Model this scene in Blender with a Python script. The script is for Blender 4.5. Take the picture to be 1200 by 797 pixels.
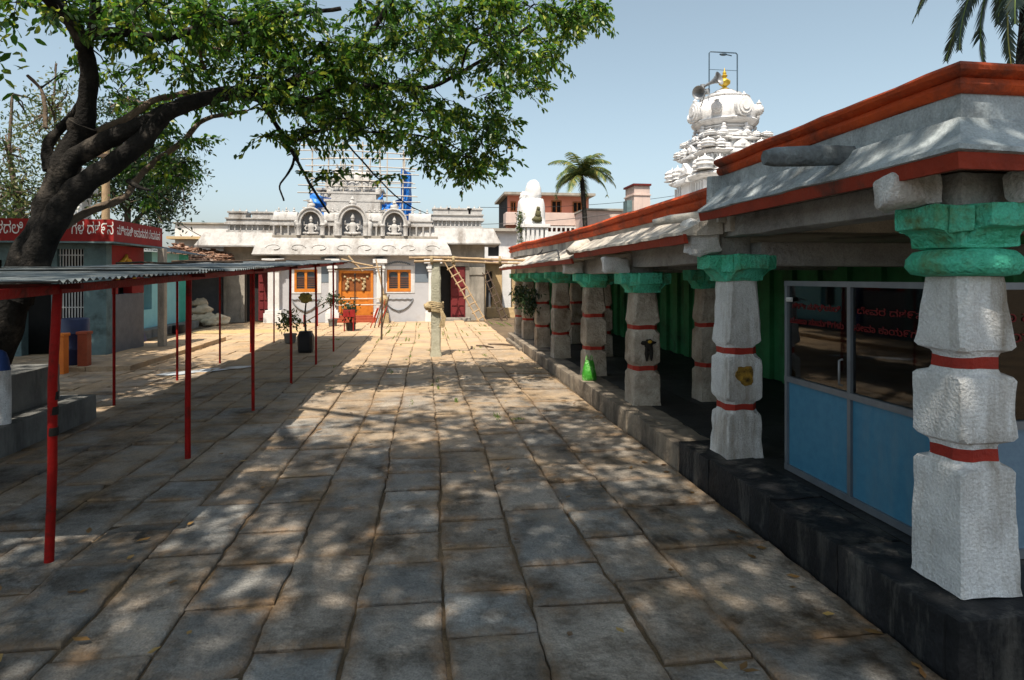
import bpy, bmesh, math, random
import numpy as np
from mathutils import Vector, noise, Matrix
R = math.radians
rnd = random.Random(7)
for o in list(bpy.data.objects):
    bpy.data.objects.remove(o)
SC = bpy.context.scene
COL = SC.collection

# ------------------------------------------------------------------ camera, sky, sun, exposure
CAM_Z, F, HOR, YAW = 1.9, 720.0, 325.0, R(7.9)
sY, cY = math.sin(YAW), math.cos(YAW)
cd = bpy.data.cameras.new("camera")
cam = bpy.data.objects.new("camera", cd)
COL.objects.link(cam)
cam.location = (0, 0, CAM_Z)
cam.rotation_euler = (R(90), 0, -YAW)
cd.sensor_width = 36.0
cd.lens = F / 1200 * 36
cd.shift_y = -(398.5 - HOR) / 1200
cd.clip_start, cd.clip_end = 0.05, 2000
SC.camera = cam

SUN_DIR = Vector((0.20, 0.50, -1.0)).normalized()          # the way the light travels
world = bpy.data.worlds.new("World")
SC.world = world
world.use_nodes = True
wn = world.node_tree
bg = wn.nodes["Background"]
sky = wn.nodes.new("ShaderNodeTexSky")
sky.sky_type = 'NISHITA'
sky.sun_disc = False
sky.sun_elevation = math.asin(-SUN_DIR.z)
sky.sun_rotation = math.atan2(-SUN_DIR.x, -SUN_DIR.y)
sky.air_density = 1.0
sky.dust_density = 2.6
sky.ozone_density = 1.6
hs = wn.nodes.new("ShaderNodeHueSaturation")
hs.inputs["Hue"].default_value = 0.474
hs.inputs["Saturation"].default_value = 0.68
wn.links.new(sky.outputs[0], hs.inputs["Color"])
wn.links.new(hs.outputs[0], bg.inputs[0])
bg.inputs[1].default_value = 0.13
sl = bpy.data.lights.new("sun", 'SUN')
sl.energy = 5.0
sl.angle = R(0.6)
sl.color = (1.0, 0.90, 0.76)
so = bpy.data.objects.new("sun", sl)
COL.objects.link(so)
so.rotation_euler = SUN_DIR.to_track_quat('-Z', 'Y').to_euler()
so.location = (-6, -15, 30)
SC.view_settings.view_transform = 'Standard'
SC.view_settings.look = 'None'
SC.view_settings.exposure = 0.55
SC.view_settings.gamma = 1.0
SC.view_settings.use_curve_mapping = False


def FX(px, Y):
    u = (px - 600) / F
    return Y * (sY + u * cY) / (cY - u * sY)


def FZ(py, X, Y):
    return CAM_Z + (HOR - py) / F * (X * sY + Y * cY)


def P(px, py, Y):
    x = FX(px, Y)
    return Vector((x, Y, FZ(py, x, Y)))


# ------------------------------------------------------------------ materials
def mat(name, c1, c2=None, scale=3.0, rough=0.85, bump=0.25, bscale=30.0, stain=None, sscale=1.2, samt=0.5,
        island=0.0, metal=0.0, spec=0.3, detail=6.0, streak=False, fine=0.0, tint=None):
    """noise between two colours, optional stains, per-piece variation and bump, all in world position"""
    m = bpy.data.materials.new(name)
    m.use_nodes = True
    nt = m.node_tree
    N, L = nt.nodes, nt.links
    b = N["Principled BSDF"]
    b.inputs["Roughness"].default_value = rough
    b.inputs["Metallic"].default_value = metal
    b.inputs["Specular IOR Level"].default_value = spec
    geo = N.new("ShaderNodeNewGeometry")
    c2 = c2 or tuple(v * 0.7 for v in c1)
    nz = N.new("ShaderNodeTexNoise")
    nz.inputs["Scale"].default_value = scale
    nz.inputs["Detail"].default_value = detail
    nz.inputs["Roughness"].default_value = 0.65
    L.new(geo.outputs["Position"], nz.inputs["Vector"])
    rp = N.new("ShaderNodeValToRGB")
    rp.color_ramp.elements[0].position, rp.color_ramp.elements[1].position = 0.32, 0.68
    rp.color_ramp.elements[0].color = (*c2, 1)
    rp.color_ramp.elements[1].color = (*c1, 1)
    L.new(nz.outputs["Fac"], rp.inputs[0])
    out = rp.outputs[0]
    if stain:
        n2 = N.new("ShaderNodeTexNoise")
        n2.inputs["Scale"].default_value = sscale
        n2.inputs["Detail"].default_value = 8
        n2.inputs["Roughness"].default_value = 0.7
        if streak:
            mp = N.new("ShaderNodeMapping")
            mp.inputs["Scale"].default_value = (1, 1, 0.18)
            L.new(geo.outputs["Position"], mp.inputs[0])
            L.new(mp.outputs[0], n2.inputs["Vector"])
        else:
            L.new(geo.outputs["Position"], n2.inputs["Vector"])
        r2 = N.new("ShaderNodeValToRGB")
        r2.color_ramp.elements[0].position = 0.62 - 0.22 * samt
        r2.color_ramp.elements[1].position = 0.78 - 0.18 * samt
        L.new(n2.outputs["Fac"], r2.inputs[0])
        mx = N.new("ShaderNodeMix")
        mx.data_type = 'RGBA'
        L.new(r2.outputs[0], mx.inputs[0])
        L.new(out, mx.inputs[6])
        mx.inputs[7].default_value = (*stain, 1)
        out = mx.outputs[2]
    if island:
        hv = N.new("ShaderNodeHueSaturation")
        mr = N.new("ShaderNodeMapRange")
        mr.inputs[3].default_value = 1 - island
        mr.inputs[4].default_value = 1 + island
        L.new(geo.outputs["Random Per Island"], mr.inputs[0])
        L.new(mr.outputs[0], hv.inputs["Value"])
        L.new(out, hv.inputs["Color"])
        out = hv.outputs[0]
    if tint:
        gt = N.new("ShaderNodeMath")
        gt.operation = 'MULTIPLY'
        gt.inputs[1].default_value = 7.31
        L.new(geo.outputs["Random Per Island"], gt.inputs[0])
        fr = N.new("ShaderNodeMath")
        fr.operation = 'FRACT'
        L.new(gt.outputs[0], fr.inputs[0])
        rt = N.new("ShaderNodeMapRange")
        rt.inputs[1].default_value, rt.inputs[2].default_value = .35, .9
        rt.inputs[4].default_value = .75
        L.new(fr.outputs[0], rt.inputs[0])
        mt = N.new("ShaderNodeMix")
        mt.data_type = 'RGBA'
        mt.blend_type = 'MULTIPLY'
        L.new(rt.outputs[0], mt.inputs[0])
        L.new(out, mt.inputs[6])
        mt.inputs[7].default_value = (*tint, 1)
        out = mt.outputs[2]
    if fine:
        n4 = N.new("ShaderNodeTexNoise")
        n4.inputs["Scale"].default_value = 90
        n4.inputs["Detail"].default_value = 3
        L.new(geo.outputs["Position"], n4.inputs["Vector"])
        m4 = N.new("ShaderNodeMapRange")
        m4.inputs[1].default_value, m4.inputs[2].default_value = 0.3, 0.7
        m4.inputs[3].default_value, m4.inputs[4].default_value = 1 - fine, 1 + fine
        L.new(n4.outputs["Fac"], m4.inputs[0])
        h4 = N.new("ShaderNodeHueSaturation")
        L.new(m4.outputs[0], h4.inputs["Value"])
        L.new(out, h4.inputs["Color"])
        out = h4.outputs[0]
    L.new(out, b.inputs["Base Color"])
    if bump:
        n3 = N.new("ShaderNodeTexNoise")
        n3.inputs["Scale"].default_value = bscale
        n3.inputs["Detail"].default_value = 5
        L.new(geo.outputs["Position"], n3.inputs["Vector"])
        bm_ = N.new("ShaderNodeBump")
        bm_.inputs["Strength"].default_value = bump
        bm_.inputs["Distance"].default_value = 0.03
        L.new(n3.outputs["Fac"], bm_.inputs["Height"])
        L.new(bm_.outputs[0], b.inputs["Normal"])
    return m


def leafmat(name, dark, light, yellow, trans=0.35):
    m = bpy.data.materials.new(name)
    m.use_nodes = True
    nt = m.node_tree
    N, L = nt.nodes, nt.links
    b = N["Principled BSDF"]
    b.inputs["Roughness"].default_value = 0.42
    b.inputs["Specular IOR Level"].default_value = 0.4
    geo = N.new("ShaderNodeNewGeometry")
    rp = N.new("ShaderNodeValToRGB")
    e = rp.color_ramp.elements
    e[0].color = (*dark, 1)
    e[1].color = (*yellow, 1)
    e[1].position = 1.0
    n = e.new(0.72)
    n.color = (*light, 1)
    L.new(geo.outputs["Random Per Island"], rp.inputs[0])
    L.new(rp.outputs[0], b.inputs["Base Color"])
    t = N.new("ShaderNodeBsdfTranslucent")
    hv = N.new("ShaderNodeHueSaturation")
    hv.inputs["Value"].default_value = 1.6
    L.new(rp.outputs[0], hv.inputs["Color"])
    L.new(hv.outputs[0], t.inputs[0])
    mx = N.new("ShaderNodeMixShader")
    mx.inputs[0].default_value = trans
    L.new(b.outputs[0], mx.inputs[1])
    L.new(t.outputs[0], mx.inputs[2])
    L.new(mx.outputs[0], N["Material Output"].inputs[0])
    return m


def glassmat(name, tint, refl=0.9):
    m = bpy.data.materials.new(name)
    m.use_nodes = True
    nt = m.node_tree
    N, L = nt.nodes, nt.links
    N.remove(N["Principled BSDF"])
    g = N.new("ShaderNodeBsdfGlossy")
    g.inputs["Roughness"].default_value = 0.03
    t = N.new("ShaderNodeBsdfTransparent")
    t.inputs[0].default_value = (*tint, 1)
    fr = N.new("ShaderNodeFresnel")
    fr.inputs[0].default_value = 1.6
    mx = N.new("ShaderNodeMixShader")
    L.new(fr.outputs[0], mx.inputs[0])
    L.new(t.outputs[0], mx.inputs[1])
    L.new(g.outputs[0], mx.inputs[2])
    L.new(mx.outputs[0], N["Material Output"].inputs[0])
    return m


M = {}
M['slab'] = mat('paving_stone', (.325, .285, .24), (.165, .15, .13), 2.2, .80, .8, 22, (.05, .034, .02), 1.5, .74, island=.28, fine=.25, tint=(.72, .85, 1.0))
def add_sunlit_dust(m, col, y0, y1, amt):
    """dry sand on the stones; its increase towards the temple end paints in sunlit brightness"""
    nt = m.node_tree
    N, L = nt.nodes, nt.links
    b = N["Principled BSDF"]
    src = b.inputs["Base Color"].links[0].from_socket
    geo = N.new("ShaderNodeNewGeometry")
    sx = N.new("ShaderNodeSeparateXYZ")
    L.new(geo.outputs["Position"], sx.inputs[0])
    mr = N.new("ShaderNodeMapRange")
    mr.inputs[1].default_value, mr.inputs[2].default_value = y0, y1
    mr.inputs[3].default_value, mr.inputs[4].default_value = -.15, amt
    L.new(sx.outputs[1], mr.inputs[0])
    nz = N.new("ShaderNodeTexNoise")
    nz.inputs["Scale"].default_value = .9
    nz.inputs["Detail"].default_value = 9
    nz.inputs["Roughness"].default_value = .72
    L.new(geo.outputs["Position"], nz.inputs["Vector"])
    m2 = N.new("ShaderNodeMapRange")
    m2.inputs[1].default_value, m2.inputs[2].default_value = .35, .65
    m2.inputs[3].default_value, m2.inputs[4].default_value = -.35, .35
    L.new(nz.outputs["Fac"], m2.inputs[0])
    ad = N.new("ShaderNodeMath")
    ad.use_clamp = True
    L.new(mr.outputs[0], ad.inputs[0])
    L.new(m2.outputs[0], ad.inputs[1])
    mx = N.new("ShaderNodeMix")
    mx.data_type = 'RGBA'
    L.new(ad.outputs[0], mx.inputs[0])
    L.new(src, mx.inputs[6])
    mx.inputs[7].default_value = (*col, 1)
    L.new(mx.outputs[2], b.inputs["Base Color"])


def edge_dirt(m, col):
    """trodden earth that has gathered along the edges of the slabs"""
    nt = m.node_tree
    N, L = nt.nodes, nt.links
    b = N["Principled BSDF"]
    src = b.inputs["Base Color"].links[0].from_socket
    at = N.new("ShaderNodeAttribute")
    at.attribute_name = 'edge_dirt'
    geo = N.new("ShaderNodeNewGeometry")
    nz = N.new("ShaderNodeTexNoise")
    nz.inputs["Scale"].default_value = 3.1
    nz.inputs["Detail"].default_value = 8
    nz.inputs["Roughness"].default_value = .75
    L.new(geo.outputs["Position"], nz.inputs["Vector"])
    m2 = N.new("ShaderNodeMapRange")
    m2.inputs[1].default_value, m2.inputs[2].default_value = .38, .66
    L.new(nz.outputs["Fac"], m2.inputs[0])
    mu = N.new("ShaderNodeMath")
    mu.operation = 'MULTIPLY'
    L.new(at.outputs["Fac"], mu.inputs[0])
    L.new(m2.outputs[0], mu.inputs[1])
    mx = N.new("ShaderNodeMix")
    mx.data_type = 'RGBA'
    L.new(mu.outputs[0], mx.inputs[0])
    L.new(src, mx.inputs[6])
    mx.inputs[7].default_value = (*col, 1)
    L.new(mx.outputs[2], b.inputs["Base Color"])


edge_dirt(M['slab'], (.17, .105, .055))
add_sunlit_dust(M['slab'], (.47, .335, .20), 2.5, 18.0, .80)  # sand colour that also brightens the far slabs in place of sunlight
M['dirt'] = mat('sandy_dirt', (.17, .12, .07), (.07, .05, .032), 1.5, .95, .5, 25, (.06, .045, .03), .8, .4, fine=.25)
M['sand'] = mat('yellow_sand', (.48, .36, .17), (.38, .28, .14), 3, .95, .5, 40)
M['blackstone'] = mat('black_plinth_stone', (.022, .023, .026), (.010, .011, .012), 3, .62, .4, 25, (.11, .105, .095), 3.4, .52, island=.3, streak=True, spec=.15)
M['plinthstone'] = mat('worn_plinth_stone', (.28, .235, .18), (.13, .11, .09), 2.5, .85, .5, 18, (.045, .04, .035), 1.6, .6, island=.25, streak=True)
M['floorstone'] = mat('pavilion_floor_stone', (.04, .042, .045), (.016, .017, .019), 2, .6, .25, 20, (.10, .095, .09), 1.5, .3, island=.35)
M['lime'] = mat('limewashed_stone', (.76, .775, .78), (.56, .57, .575), 5, .9, .6, 60, (.27, .235, .19), 2.4, .58, fine=.14, streak=True)
M['limeworn'] = mat('worn_limewash', (.50, .45, .38), (.27, .22, .17), 3.5, .9, .9, 26, (.15, .11, .075), 1.5, .6, fine=.15)
M['redband'] = mat('red_band_paint', (.36, .030, .016), (.24, .022, .014), 8, .7, .4, 40)
M['redroof'] = mat('red_oxide_paint', (.60, .088, .016), (.40, .055, .014), 3, .78, .6, 22, (.11, .035, .022), 1.9, .5, streak=False)
M['redfascia'] = mat('dark_red_fascia', (.34, .040, .016), (.22, .028, .013), 4, .75, .4, 25, (.06, .03, .022), 2, .4)
M['green'] = mat('green_capital_paint', (.13, .70, .52), (.065, .42, .24), 4.5, .75, 1.0, 40, (.13, .20, .07), 3.1, .62, spec=.15, fine=.12)
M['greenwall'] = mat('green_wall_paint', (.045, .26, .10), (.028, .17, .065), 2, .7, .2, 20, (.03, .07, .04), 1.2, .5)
M['greystone'] = mat('grey_lime_beam', (.42, .43, .42), (.25, .25, .25), 3, .9, .9, 20, (.12, .12, .12), 1.5, .5, fine=.15)
M['eavegrey'] = mat('blue_grey_weathered_lime', (.47, .53, .56), (.29, .33, .35), 2.5, .9, .8, 16, (.10, .11, .115), 1.3, .6, fine=.18)
M['chajja'] = mat('weathered_eave_lime', (.62, .58, .51), (.40, .37, .33), 2.5, .9, .7, 16, (.15, .14, .13), 1.1, .55, fine=.15)
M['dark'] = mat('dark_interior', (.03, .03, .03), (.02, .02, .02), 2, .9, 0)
M['alu'] = mat('aluminium_frame', (.22, .25, .28), (.17, .19, .22), 6, .45, 0, spec=.5, metal=.5)
M['bluepanel'] = mat('blue_laminate_panel', (.060, .215, .34), (.045, .175, .29), 14, .45, .06, 90, (.12, .22, .29), 1.6, .4, streak=True)
M['greypanel'] = mat('grey_blue_panel', (.16, .25, .33), (.13, .2, .28), 40, .5, 0)
M['redletter'] = mat('red_letters', (.17, .006, .008), None, 5, .6, 0)
M['whiteletter'] = mat('white_letters', (.8, .8, .78), None, 5, .6, 0)
M['glass'] = glassmat('window_glass', (.55, .62, .62))
M['post'] = mat('red_post_paint', (.30, .008, .006), (.19, .007, .006), 6, .55, .2, 40, (.04, .012, .008), 5, .45, spec=.12)
M['postdark'] = mat('dark_red_beam', (.15, .010, .008), (.08, .008, .007), 8, .7, .2, 40, (.03, .02, .015), 5, .4)
M['tin'] = mat('weathered_corrugated_sheet', (.23, .26, .27), (.12, .135, .14), 2.5, .5, .2, 25, (.07, .055, .045), 1.4, .5, island=.25, metal=.45, spec=.5)
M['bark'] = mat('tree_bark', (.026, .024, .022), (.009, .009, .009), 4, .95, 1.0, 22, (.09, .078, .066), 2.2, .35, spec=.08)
M['barklit'] = mat('sunlit_bark', (.17, .13, .095), (.08, .06, .045), 4, .92, .9, 20)  # paler copy of the dark bark, sunlight put into its colour
M['leaf'] = leafmat('broad_leaves', (.014, .048, .008), (.065, .165, .014), (.30, .34, .035))
M['leafdry'] = leafmat('thin_leaves', (.025, .05, .015), (.075, .11, .03), (.20, .17, .06))
M['leafdark'] = leafmat('dark_leaves', (.010, .025, .010), (.022, .055, .018), (.06, .08, .03), .2)
M['palm'] = leafmat('palm_leaves', (.035, .075, .03), (.11, .15, .04), (.30, .26, .07), .25)
M['palmdark'] = leafmat('palm_leaflets', (.010, .024, .020), (.022, .042, .032), (.05, .06, .03), .25)
M['drygrass'] = leafmat('joint_weeds', (.05, .11, .02), (.14, .20, .04), (.34, .30, .10), .2)
M['fallen'] = leafmat('fallen_leaves', (.10, .05, .02), (.24, .14, .05), (.42, .30, .10), .1)
M['cream'] = mat('cream_temple_plaster', (.48, .47, .455), (.35, .345, .335), 5, .9, .5, 25, (.20, .18, .16), 1.5, .5, streak=True, fine=.1)
M['templewall'] = mat('grey_white_plaster', (.43, .435, .455), (.37, .375, .395), 2, .9, .15, 20, (.36, .35, .35), 1.2, .3)
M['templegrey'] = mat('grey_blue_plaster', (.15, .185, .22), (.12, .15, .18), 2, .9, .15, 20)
M['concrete'] = mat('bare_concrete', (.36, .33, .28), (.24, .22, .19), 3, .92, .4, 25, (.14, .13, .11), 1.5, .45, streak=True, fine=.12)
M['niche'] = mat('grey_niche', (.24, .25, .27), (.17, .18, .19), 4, .9, .2)
M['white'] = mat('white_paint', (.66, .66, .655), (.54, .54, .535), 3, .85, .3, 22, (.30, .29, .28), 1.4, .35, streak=True)
M['stainedwhite'] = mat('monsoon_stained_white', (.70, .70, .70), (.56, .56, .56), 3, .85, .4, 25, (.17, .165, .16), 2.6, .42, streak=True, fine=.1)
M['orange'] = mat('orange_door_wood', (.55, .19, .022), (.42, .13, .016), 6, .55, .1, 30)
M['brownwood'] = mat('brown_door_wood', (.25, .085, .022), (.17, .055, .016), 6, .55, .1, 30)
M['maroon'] = mat('maroon_door_paint', (.17, .022, .024), (.12, .016, .018), 6, .55, .15, 30)
M['bluetarp'] = mat('blue_tarpaulin', (.02, .20, .62), (.015, .13, .45), 3, .45, .8, 6, (.45, .52, .6), 2.2, .35, spec=.5)
M['bamboo'] = mat('bamboo_pole', (.42, .30, .17), (.25, .17, .10), 5, .7, .3, 20)
M['palebamboo'] = mat('pale_scaffold_pole', (.55, .50, .43), (.38, .34, .29), 5, .7, .3, 20)
M['darkwood'] = mat('dark_ladder_wood', (.09, .06, .04), (.05, .035, .025), 5, .8, .3, 20)
M['palestone'] = mat('pale_green_stone', (.47, .46, .36), (.30, .29, .22), 4, .9, .7, 25, (.17, .16, .11), 2, .5)
M['rope'] = mat('straw_rope', (.48, .38, .22), (.28, .21, .12), 20, .95, .6, 60)
M['gold'] = mat('yellow_gold_paint', (.62, .42, .04), (.45, .30, .03), 6, .4, .1, metal=.3, spec=.5)
M['metalgrey'] = mat('grey_metal', (.30, .31, .32), (.20, .21, .22), 8, .5, .05, metal=.5)
M['pipe'] = mat('dark_blue_pipe', (.06, .10, .14), (.04, .07, .10), 8, .5, 0)
M['signred'] = mat('red_sign_paint', (.27, .010, .009), (.19, .009, .008), 3, .75, .1, 20, (.15, .02, .018), 1.5, .35)
M['tealwall'] = mat('teal_grey_plaster', (.15, .23, .24), (.09, .14, .15), 2, .9, .3, 20, (.05, .07, .07), 1.4, .5)
M['bluewall'] = mat('light_blue_plaster', (.25, .53, .58), (.20, .44, .49), 1.6, .9, .2, 20, (.14, .28, .31), 1.2, .35, streak=True)
M['tealgreen'] = mat('sea_green_plaster', (.06, .36, .30), (.04, .27, .22), 2, .9, .2, 20)
M['greytile'] = mat('grey_tile', (.13, .14, .16), (.09, .10, .115), 5, .6, .2, 20)
M['yellow'] = mat('yellow_paint', (.62, .36, .03), None, 5, .6, .1)
M['bluedrum'] = mat('blue_plastic', (.008, .018, .075), (.007, .014, .055), 5, .45, .05, spec=.5)
M['orangeplastic'] = mat('orange_paint', (.75, .20, .02), (.6, .14, .02), 5, .5, .1)
M['rusty'] = mat('rust_red_paint', (.34, .07, .03), (.24, .05, .02), 5, .6, .2)
M['planter'] = mat('grey_cement_wall', (.20, .205, .195), (.12, .122, .118), 2.5, .92, .5, 20, (.06, .06, .058), 1.5, .5, streak=True)
M['pink'] = mat('terracotta_pink_wall', (.50, .20, .13), (.42, .16, .11), 2, .9, .15, 15, (.30, .13, .1), 1, .3)
M['palepink'] = mat('pale_pink_parapet', (.60, .47, .41), (.50, .39, .35), 2, .9, .2, 15, (.34, .28, .26), 1.2, .4, streak=True)
M['ochre'] = mat('ochre_plaster', (.52, .38, .20), (.40, .29, .16), 2, .9, .25, 15, (.25, .2, .14), 1.2, .4)
M['rooftile'] = mat('broken_clay_tile', (.30, .17, .11), (.17, .10, .07), 6, .9, .4, 30, (.35, .30, .25), 3, .4, island=.4)
M['sack'] = mat('cream_sack', (.58, .50, .36), (.42, .35, .25), 6, .9, .6, 30, island=.25)
M['black'] = mat('black_plastic', (.015, .015, .017), (.01, .01, .011), 4, .5, .05)
M['blackpaint'] = mat('black_soot', (.012, .011, .010), (.02, .017, .013), 8, .9, .3)
M['bag'] = mat('lime_green_plastic_bag', (.05, .30, .025), (.03, .20, .015), 9, .35, .5, 25, (.35, .75, .25), 6, .4, spec=.5)
M['orangepot'] = mat('red_flag_cloth', (.60, .05, .03), None, 6, .8, .2)
M['water'] = mat('wet_puddle', (.30, .34, .38), (.22, .25, .28), 4, .05, .05, spec=.9)
M['milk'] = mat('spilt_whitewash', (.60, .64, .68), (.40, .43, .46), 5, .3, .1)
M['bluestone'] = mat('blue_paint', (.02, .06, .22), None, 5, .7, .3)
M['brick'] = mat('pale_brick', (.45, .38, .30), (.30, .25, .20), 6, .9, .6, 18)


# ------------------------------------------------------------------ mesh collecting
class MB:
    def __init__(s):
        s.v, s.f, s.m = [], [], []

    def add(s, verts, faces, mi=0):
        n = len(s.v)
        s.v += [tuple(v) for v in verts]
        s.f += [tuple(i + n for i in f) for f in faces]
        s.m += [mi] * len(faces)
        return s

    def box(s, a, b, mi=0, rz=0.0, piv=None):
        x0, y0, z0 = a
        x1, y1, z1 = b
        vs = [Vector(p) for p in ((x0, y0, z0), (x1, y0, z0), (x1, y1, z0), (x0, y1, z0), (x0, y0, z1), (x1, y0, z1), (x1, y1, z1), (x0, y1, z1))]
        if rz:
            c = Vector(piv) if piv else Vector(((x0 + x1) / 2, (y0 + y1) / 2, 0))
            q = Matrix.Rotation(rz, 3, 'Z')
            vs = [q @ (v - c) + c for v in vs]
        return s.add(vs, [(0, 3, 2, 1), (4, 5, 6, 7), (0, 1, 5, 4), (1, 2, 6, 5), (2, 3, 7, 6), (3, 0, 4, 7)], mi)

    def rings(s, rings, mi=0, cap=True, mis=None):
        n = len(rings[0])
        vs = [p for r in rings for p in r]
        base = len(s.v)
        s.v += [tuple(p) for p in vs]
        for k in range(len(rings) - 1):
            for i in range(n):
                j = (i + 1) % n
                s.f.append((base + k * n + i, base + k * n + j, base + (k + 1) * n + j, base + (k + 1) * n + i))
                s.m.append(mis[k] if mis else mi)
        if cap:
            s.f.append(tuple(base + i for i in reversed(range(n))))
            s.m.append(mis[0] if mis else mi)
            s.f.append(tuple(base + (len(rings) - 1) * n + i for i in range(n)))
            s.m.append(mis[-1] if mis else mi)
        return s

    def lathe(s, prof, c, n=16, mi=0, sq=0.0, rot=0.0, sx=1.0, sy=1.0):
        """sq=1 gives a square plan"""
        rs = []
        for r, z in prof:
            ring = []
            for i in range(n):
                a = 2 * math.pi * i / n + rot
                k = 1.0
                if sq:
                    k = (1 - sq) + sq / max(abs(math.cos(a)), abs(math.sin(a)))
                ring.append((c[0] + sx * r * k * math.cos(a), c[1] + sy * r * k * math.sin(a), c[2] + z))
            rs.append(ring)
        return s.rings(rs, mi)

    def tube(s, pts, radii, n=8, mi=0, wob=0.0):
        pts = [Vector(p) for p in pts]
        if not isinstance(radii, (list, tuple)):
            radii = [radii] * len(pts)
        rs = []
        up = Vector((0, 0, 1))
        prev = None
        for i, p in enumerate(pts):
            d = (pts[min(i + 1, len(pts) - 1)] - pts[max(i - 1, 0)])
            if d.length < 1e-9:
                d = Vector((0, 0, 1))
            d.normalize()
            if prev is None:
                a = d.orthogonal().normalized()
            else:
                a = (prev - d * prev.dot(d))
                a = a.normalized() if a.length > 1e-6 else d.orthogonal().normalized()
            prev = a
            b = d.cross(a)
            ring = []
            for k in range(n):
                t = 2 * math.pi * k / n
                rr = radii[i]
                q = p + (a * math.cos(t) + b * math.sin(t)) * rr
                if wob:
                    q += (q - p).normalized() * wob * rr * noise.noise(q * (1.1 / max(rr, .02)) * .35)
                ring.append(q)
            rs.append(ring)
        return s.rings(rs, mi)

    def ball(s, c, r, mi=0, n=10, m=7, wob=0.0):
        if not isinstance(r, (list, tuple)):
            r = (r, r, r)
        rs = []
        for j in range(m + 1):
            t = math.pi * (0.02 + 0.96 * j / m)
            ring = []
            for i in range(n):
                a = 2 * math.pi * i / n
                p = Vector((r[0] * math.sin(t) * math.cos(a), r[1] * math.sin(t) * math.sin(a), -r[2] * math.cos(t)))
                if wob:
                    p *= 1 + wob * noise.noise(p * (2.2 / max(r)) + Vector(c))
                ring.append(p + Vector(c))
            rs.append(ring)
        return s.rings(rs, mi)

    def sweep(s, path, prof, mi=0, cap=True):
        """prof: (outward offset, z) polyline (closed loop) carried along a path of (x, y) or (x, y, dz); outward is to the right of travel"""
        pts = [Vector((p[0], p[1], 0)) for p in path]
        dz = [p[2] if len(p) > 2 else 0.0 for p in path]
        rs = []
        for i, p in enumerate(pts):
            ns = []
            for a, b in ((i - 1, i), (i, i + 1)):
                if a >= 0 and b < len(pts):
                    d = (pts[b] - pts[a]).normalized()
                    ns.append(Vector((d.y, -d.x, 0)))
            n = sum(ns, Vector()) / len(ns)
            n = n / max(n.length_squared, 1e-6) if len(ns) == 2 else n
            rs.append([(p + n * o).to_tuple()[:2] + (z + dz[i],) for o, z in prof])
        return s.rings(rs, mi, cap)

    def wall(s, plane, x0, x1, z0, z1, t, holes=(), mi=0):
        """upright slab with rectangular holes. plane ('y', y): spans x, front face at y, goes back by t; ('x', x): spans y"""
        xs = sorted(set([x0, x1] + [h[0] for h in holes] + [h[1] for h in holes]))
        zs = sorted(set([z0, z1] + [h[2] for h in holes] + [h[3] for h in holes]))
        xs = [x for x in xs if x0 <= x <= x1]
        zs = [z for z in zs if z0 <= z <= z1]

        def solid(i, j):
            if i < 0 or j < 0 or i >= len(xs) - 1 or j >= len(zs) - 1:
                return False
            cx, cz = (xs[i] + xs[i + 1]) / 2, (zs[j] + zs[j + 1]) / 2
            return not any(h[0] < cx < h[1] and h[2] < cz < h[3] for h in holes)

        def pt(a, dpt, z):
            return (a, plane[1] + dpt, z) if plane[0] == 'y' else (plane[1] + dpt, a, z)
        for i in range(len(xs) - 1):
            for j in range(len(zs) - 1):
                if not solid(i, j):
                    continue
                a, b, c, d = xs[i], xs[i + 1], zs[j], zs[j + 1]
                s.add([pt(a, 0, c), pt(b, 0, c), pt(b, 0, d), pt(a, 0, d)], [(0, 1, 2, 3)], mi)
                s.add([pt(a, t, c), pt(b, t, c), pt(b, t, d), pt(a, t, d)], [(3, 2, 1, 0)], mi)
                for (di, dj, e) in ((-1, 0, ((a, c), (a, d))), (1, 0, ((b, c), (b, d))), (0, -1, ((a, c), (b, c))), (0, 1, ((a, d), (b, d)))):
                    if not solid(i + di, j + dj):
                        (p, q), (p2, q2) = e
                        s.add([pt(p, 0, q), pt(p2, 0, q2), pt(p2, t, q2), pt(p, t, q)], [(0, 1, 2, 3)], mi)
        return s

    def build(s, name, mats, parent=None, origin=None, bevel=0.0, smooth=None, rough=0.0, rscale=3.0, sub=0, merge=True):
        me = bpy.data.meshes.new(name)
        if parent is not None and origin is None:
            org = ORG[parent.name]
        elif origin is not None:
            org = Vector(origin)
        else:
            a = np.array(s.v)
            org = Vector(((a[:, 0].min() + a[:, 0].max()) / 2, (a[:, 1].min() + a[:, 1].max()) / 2, a[:, 2].min()))
        me.from_pydata([(x - org.x, y - org.y, z - org.z) for x, y, z in s.v], [], s.f)
        if not isinstance(mats, (list, tuple)):
            mats = [mats]
        for m in mats:
            me.materials.append(m)
        me.polygons.foreach_set("material_index", s.m)
        bm = bmesh.new()
        bm.from_mesh(me)
        if merge:
            bmesh.ops.remove_doubles(bm, verts=bm.verts, dist=1e-5)
        bmesh.ops.recalc_face_normals(bm, faces=bm.faces)
        if bevel:
            es = [e for e in bm.edges if len(e.link_faces) == 2 and e.calc_face_angle(0) > R(30)]
            bmesh.ops.bevel(bm, geom=es, offset=bevel, segments=2, affect='EDGES', clamp_overlap=True, profile=.6)
        if sub:
            for _ in range(sub):
                L = [e for e in bm.edges if e.calc_length() > 0.09]
                if L:
                    bmesh.ops.subdivide_edges(bm, edges=L, cuts=1, use_grid_fill=True)
        if rough:
            for v in bm.verts:
                w = v.co + org
                d = noise.noise_vector(w * rscale) * rough + noise.noise_vector(w * rscale * 3.7) * rough * .5
                v.co += d
        if smooth is not None:
            for f in bm.faces:
                f.smooth = True
        bm.to_mesh(me)
        bm.free()
        if smooth is not None:
            me.set_sharp_from_angle(angle=R(smooth))
        o = bpy.data.objects.new(name, me)
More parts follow.
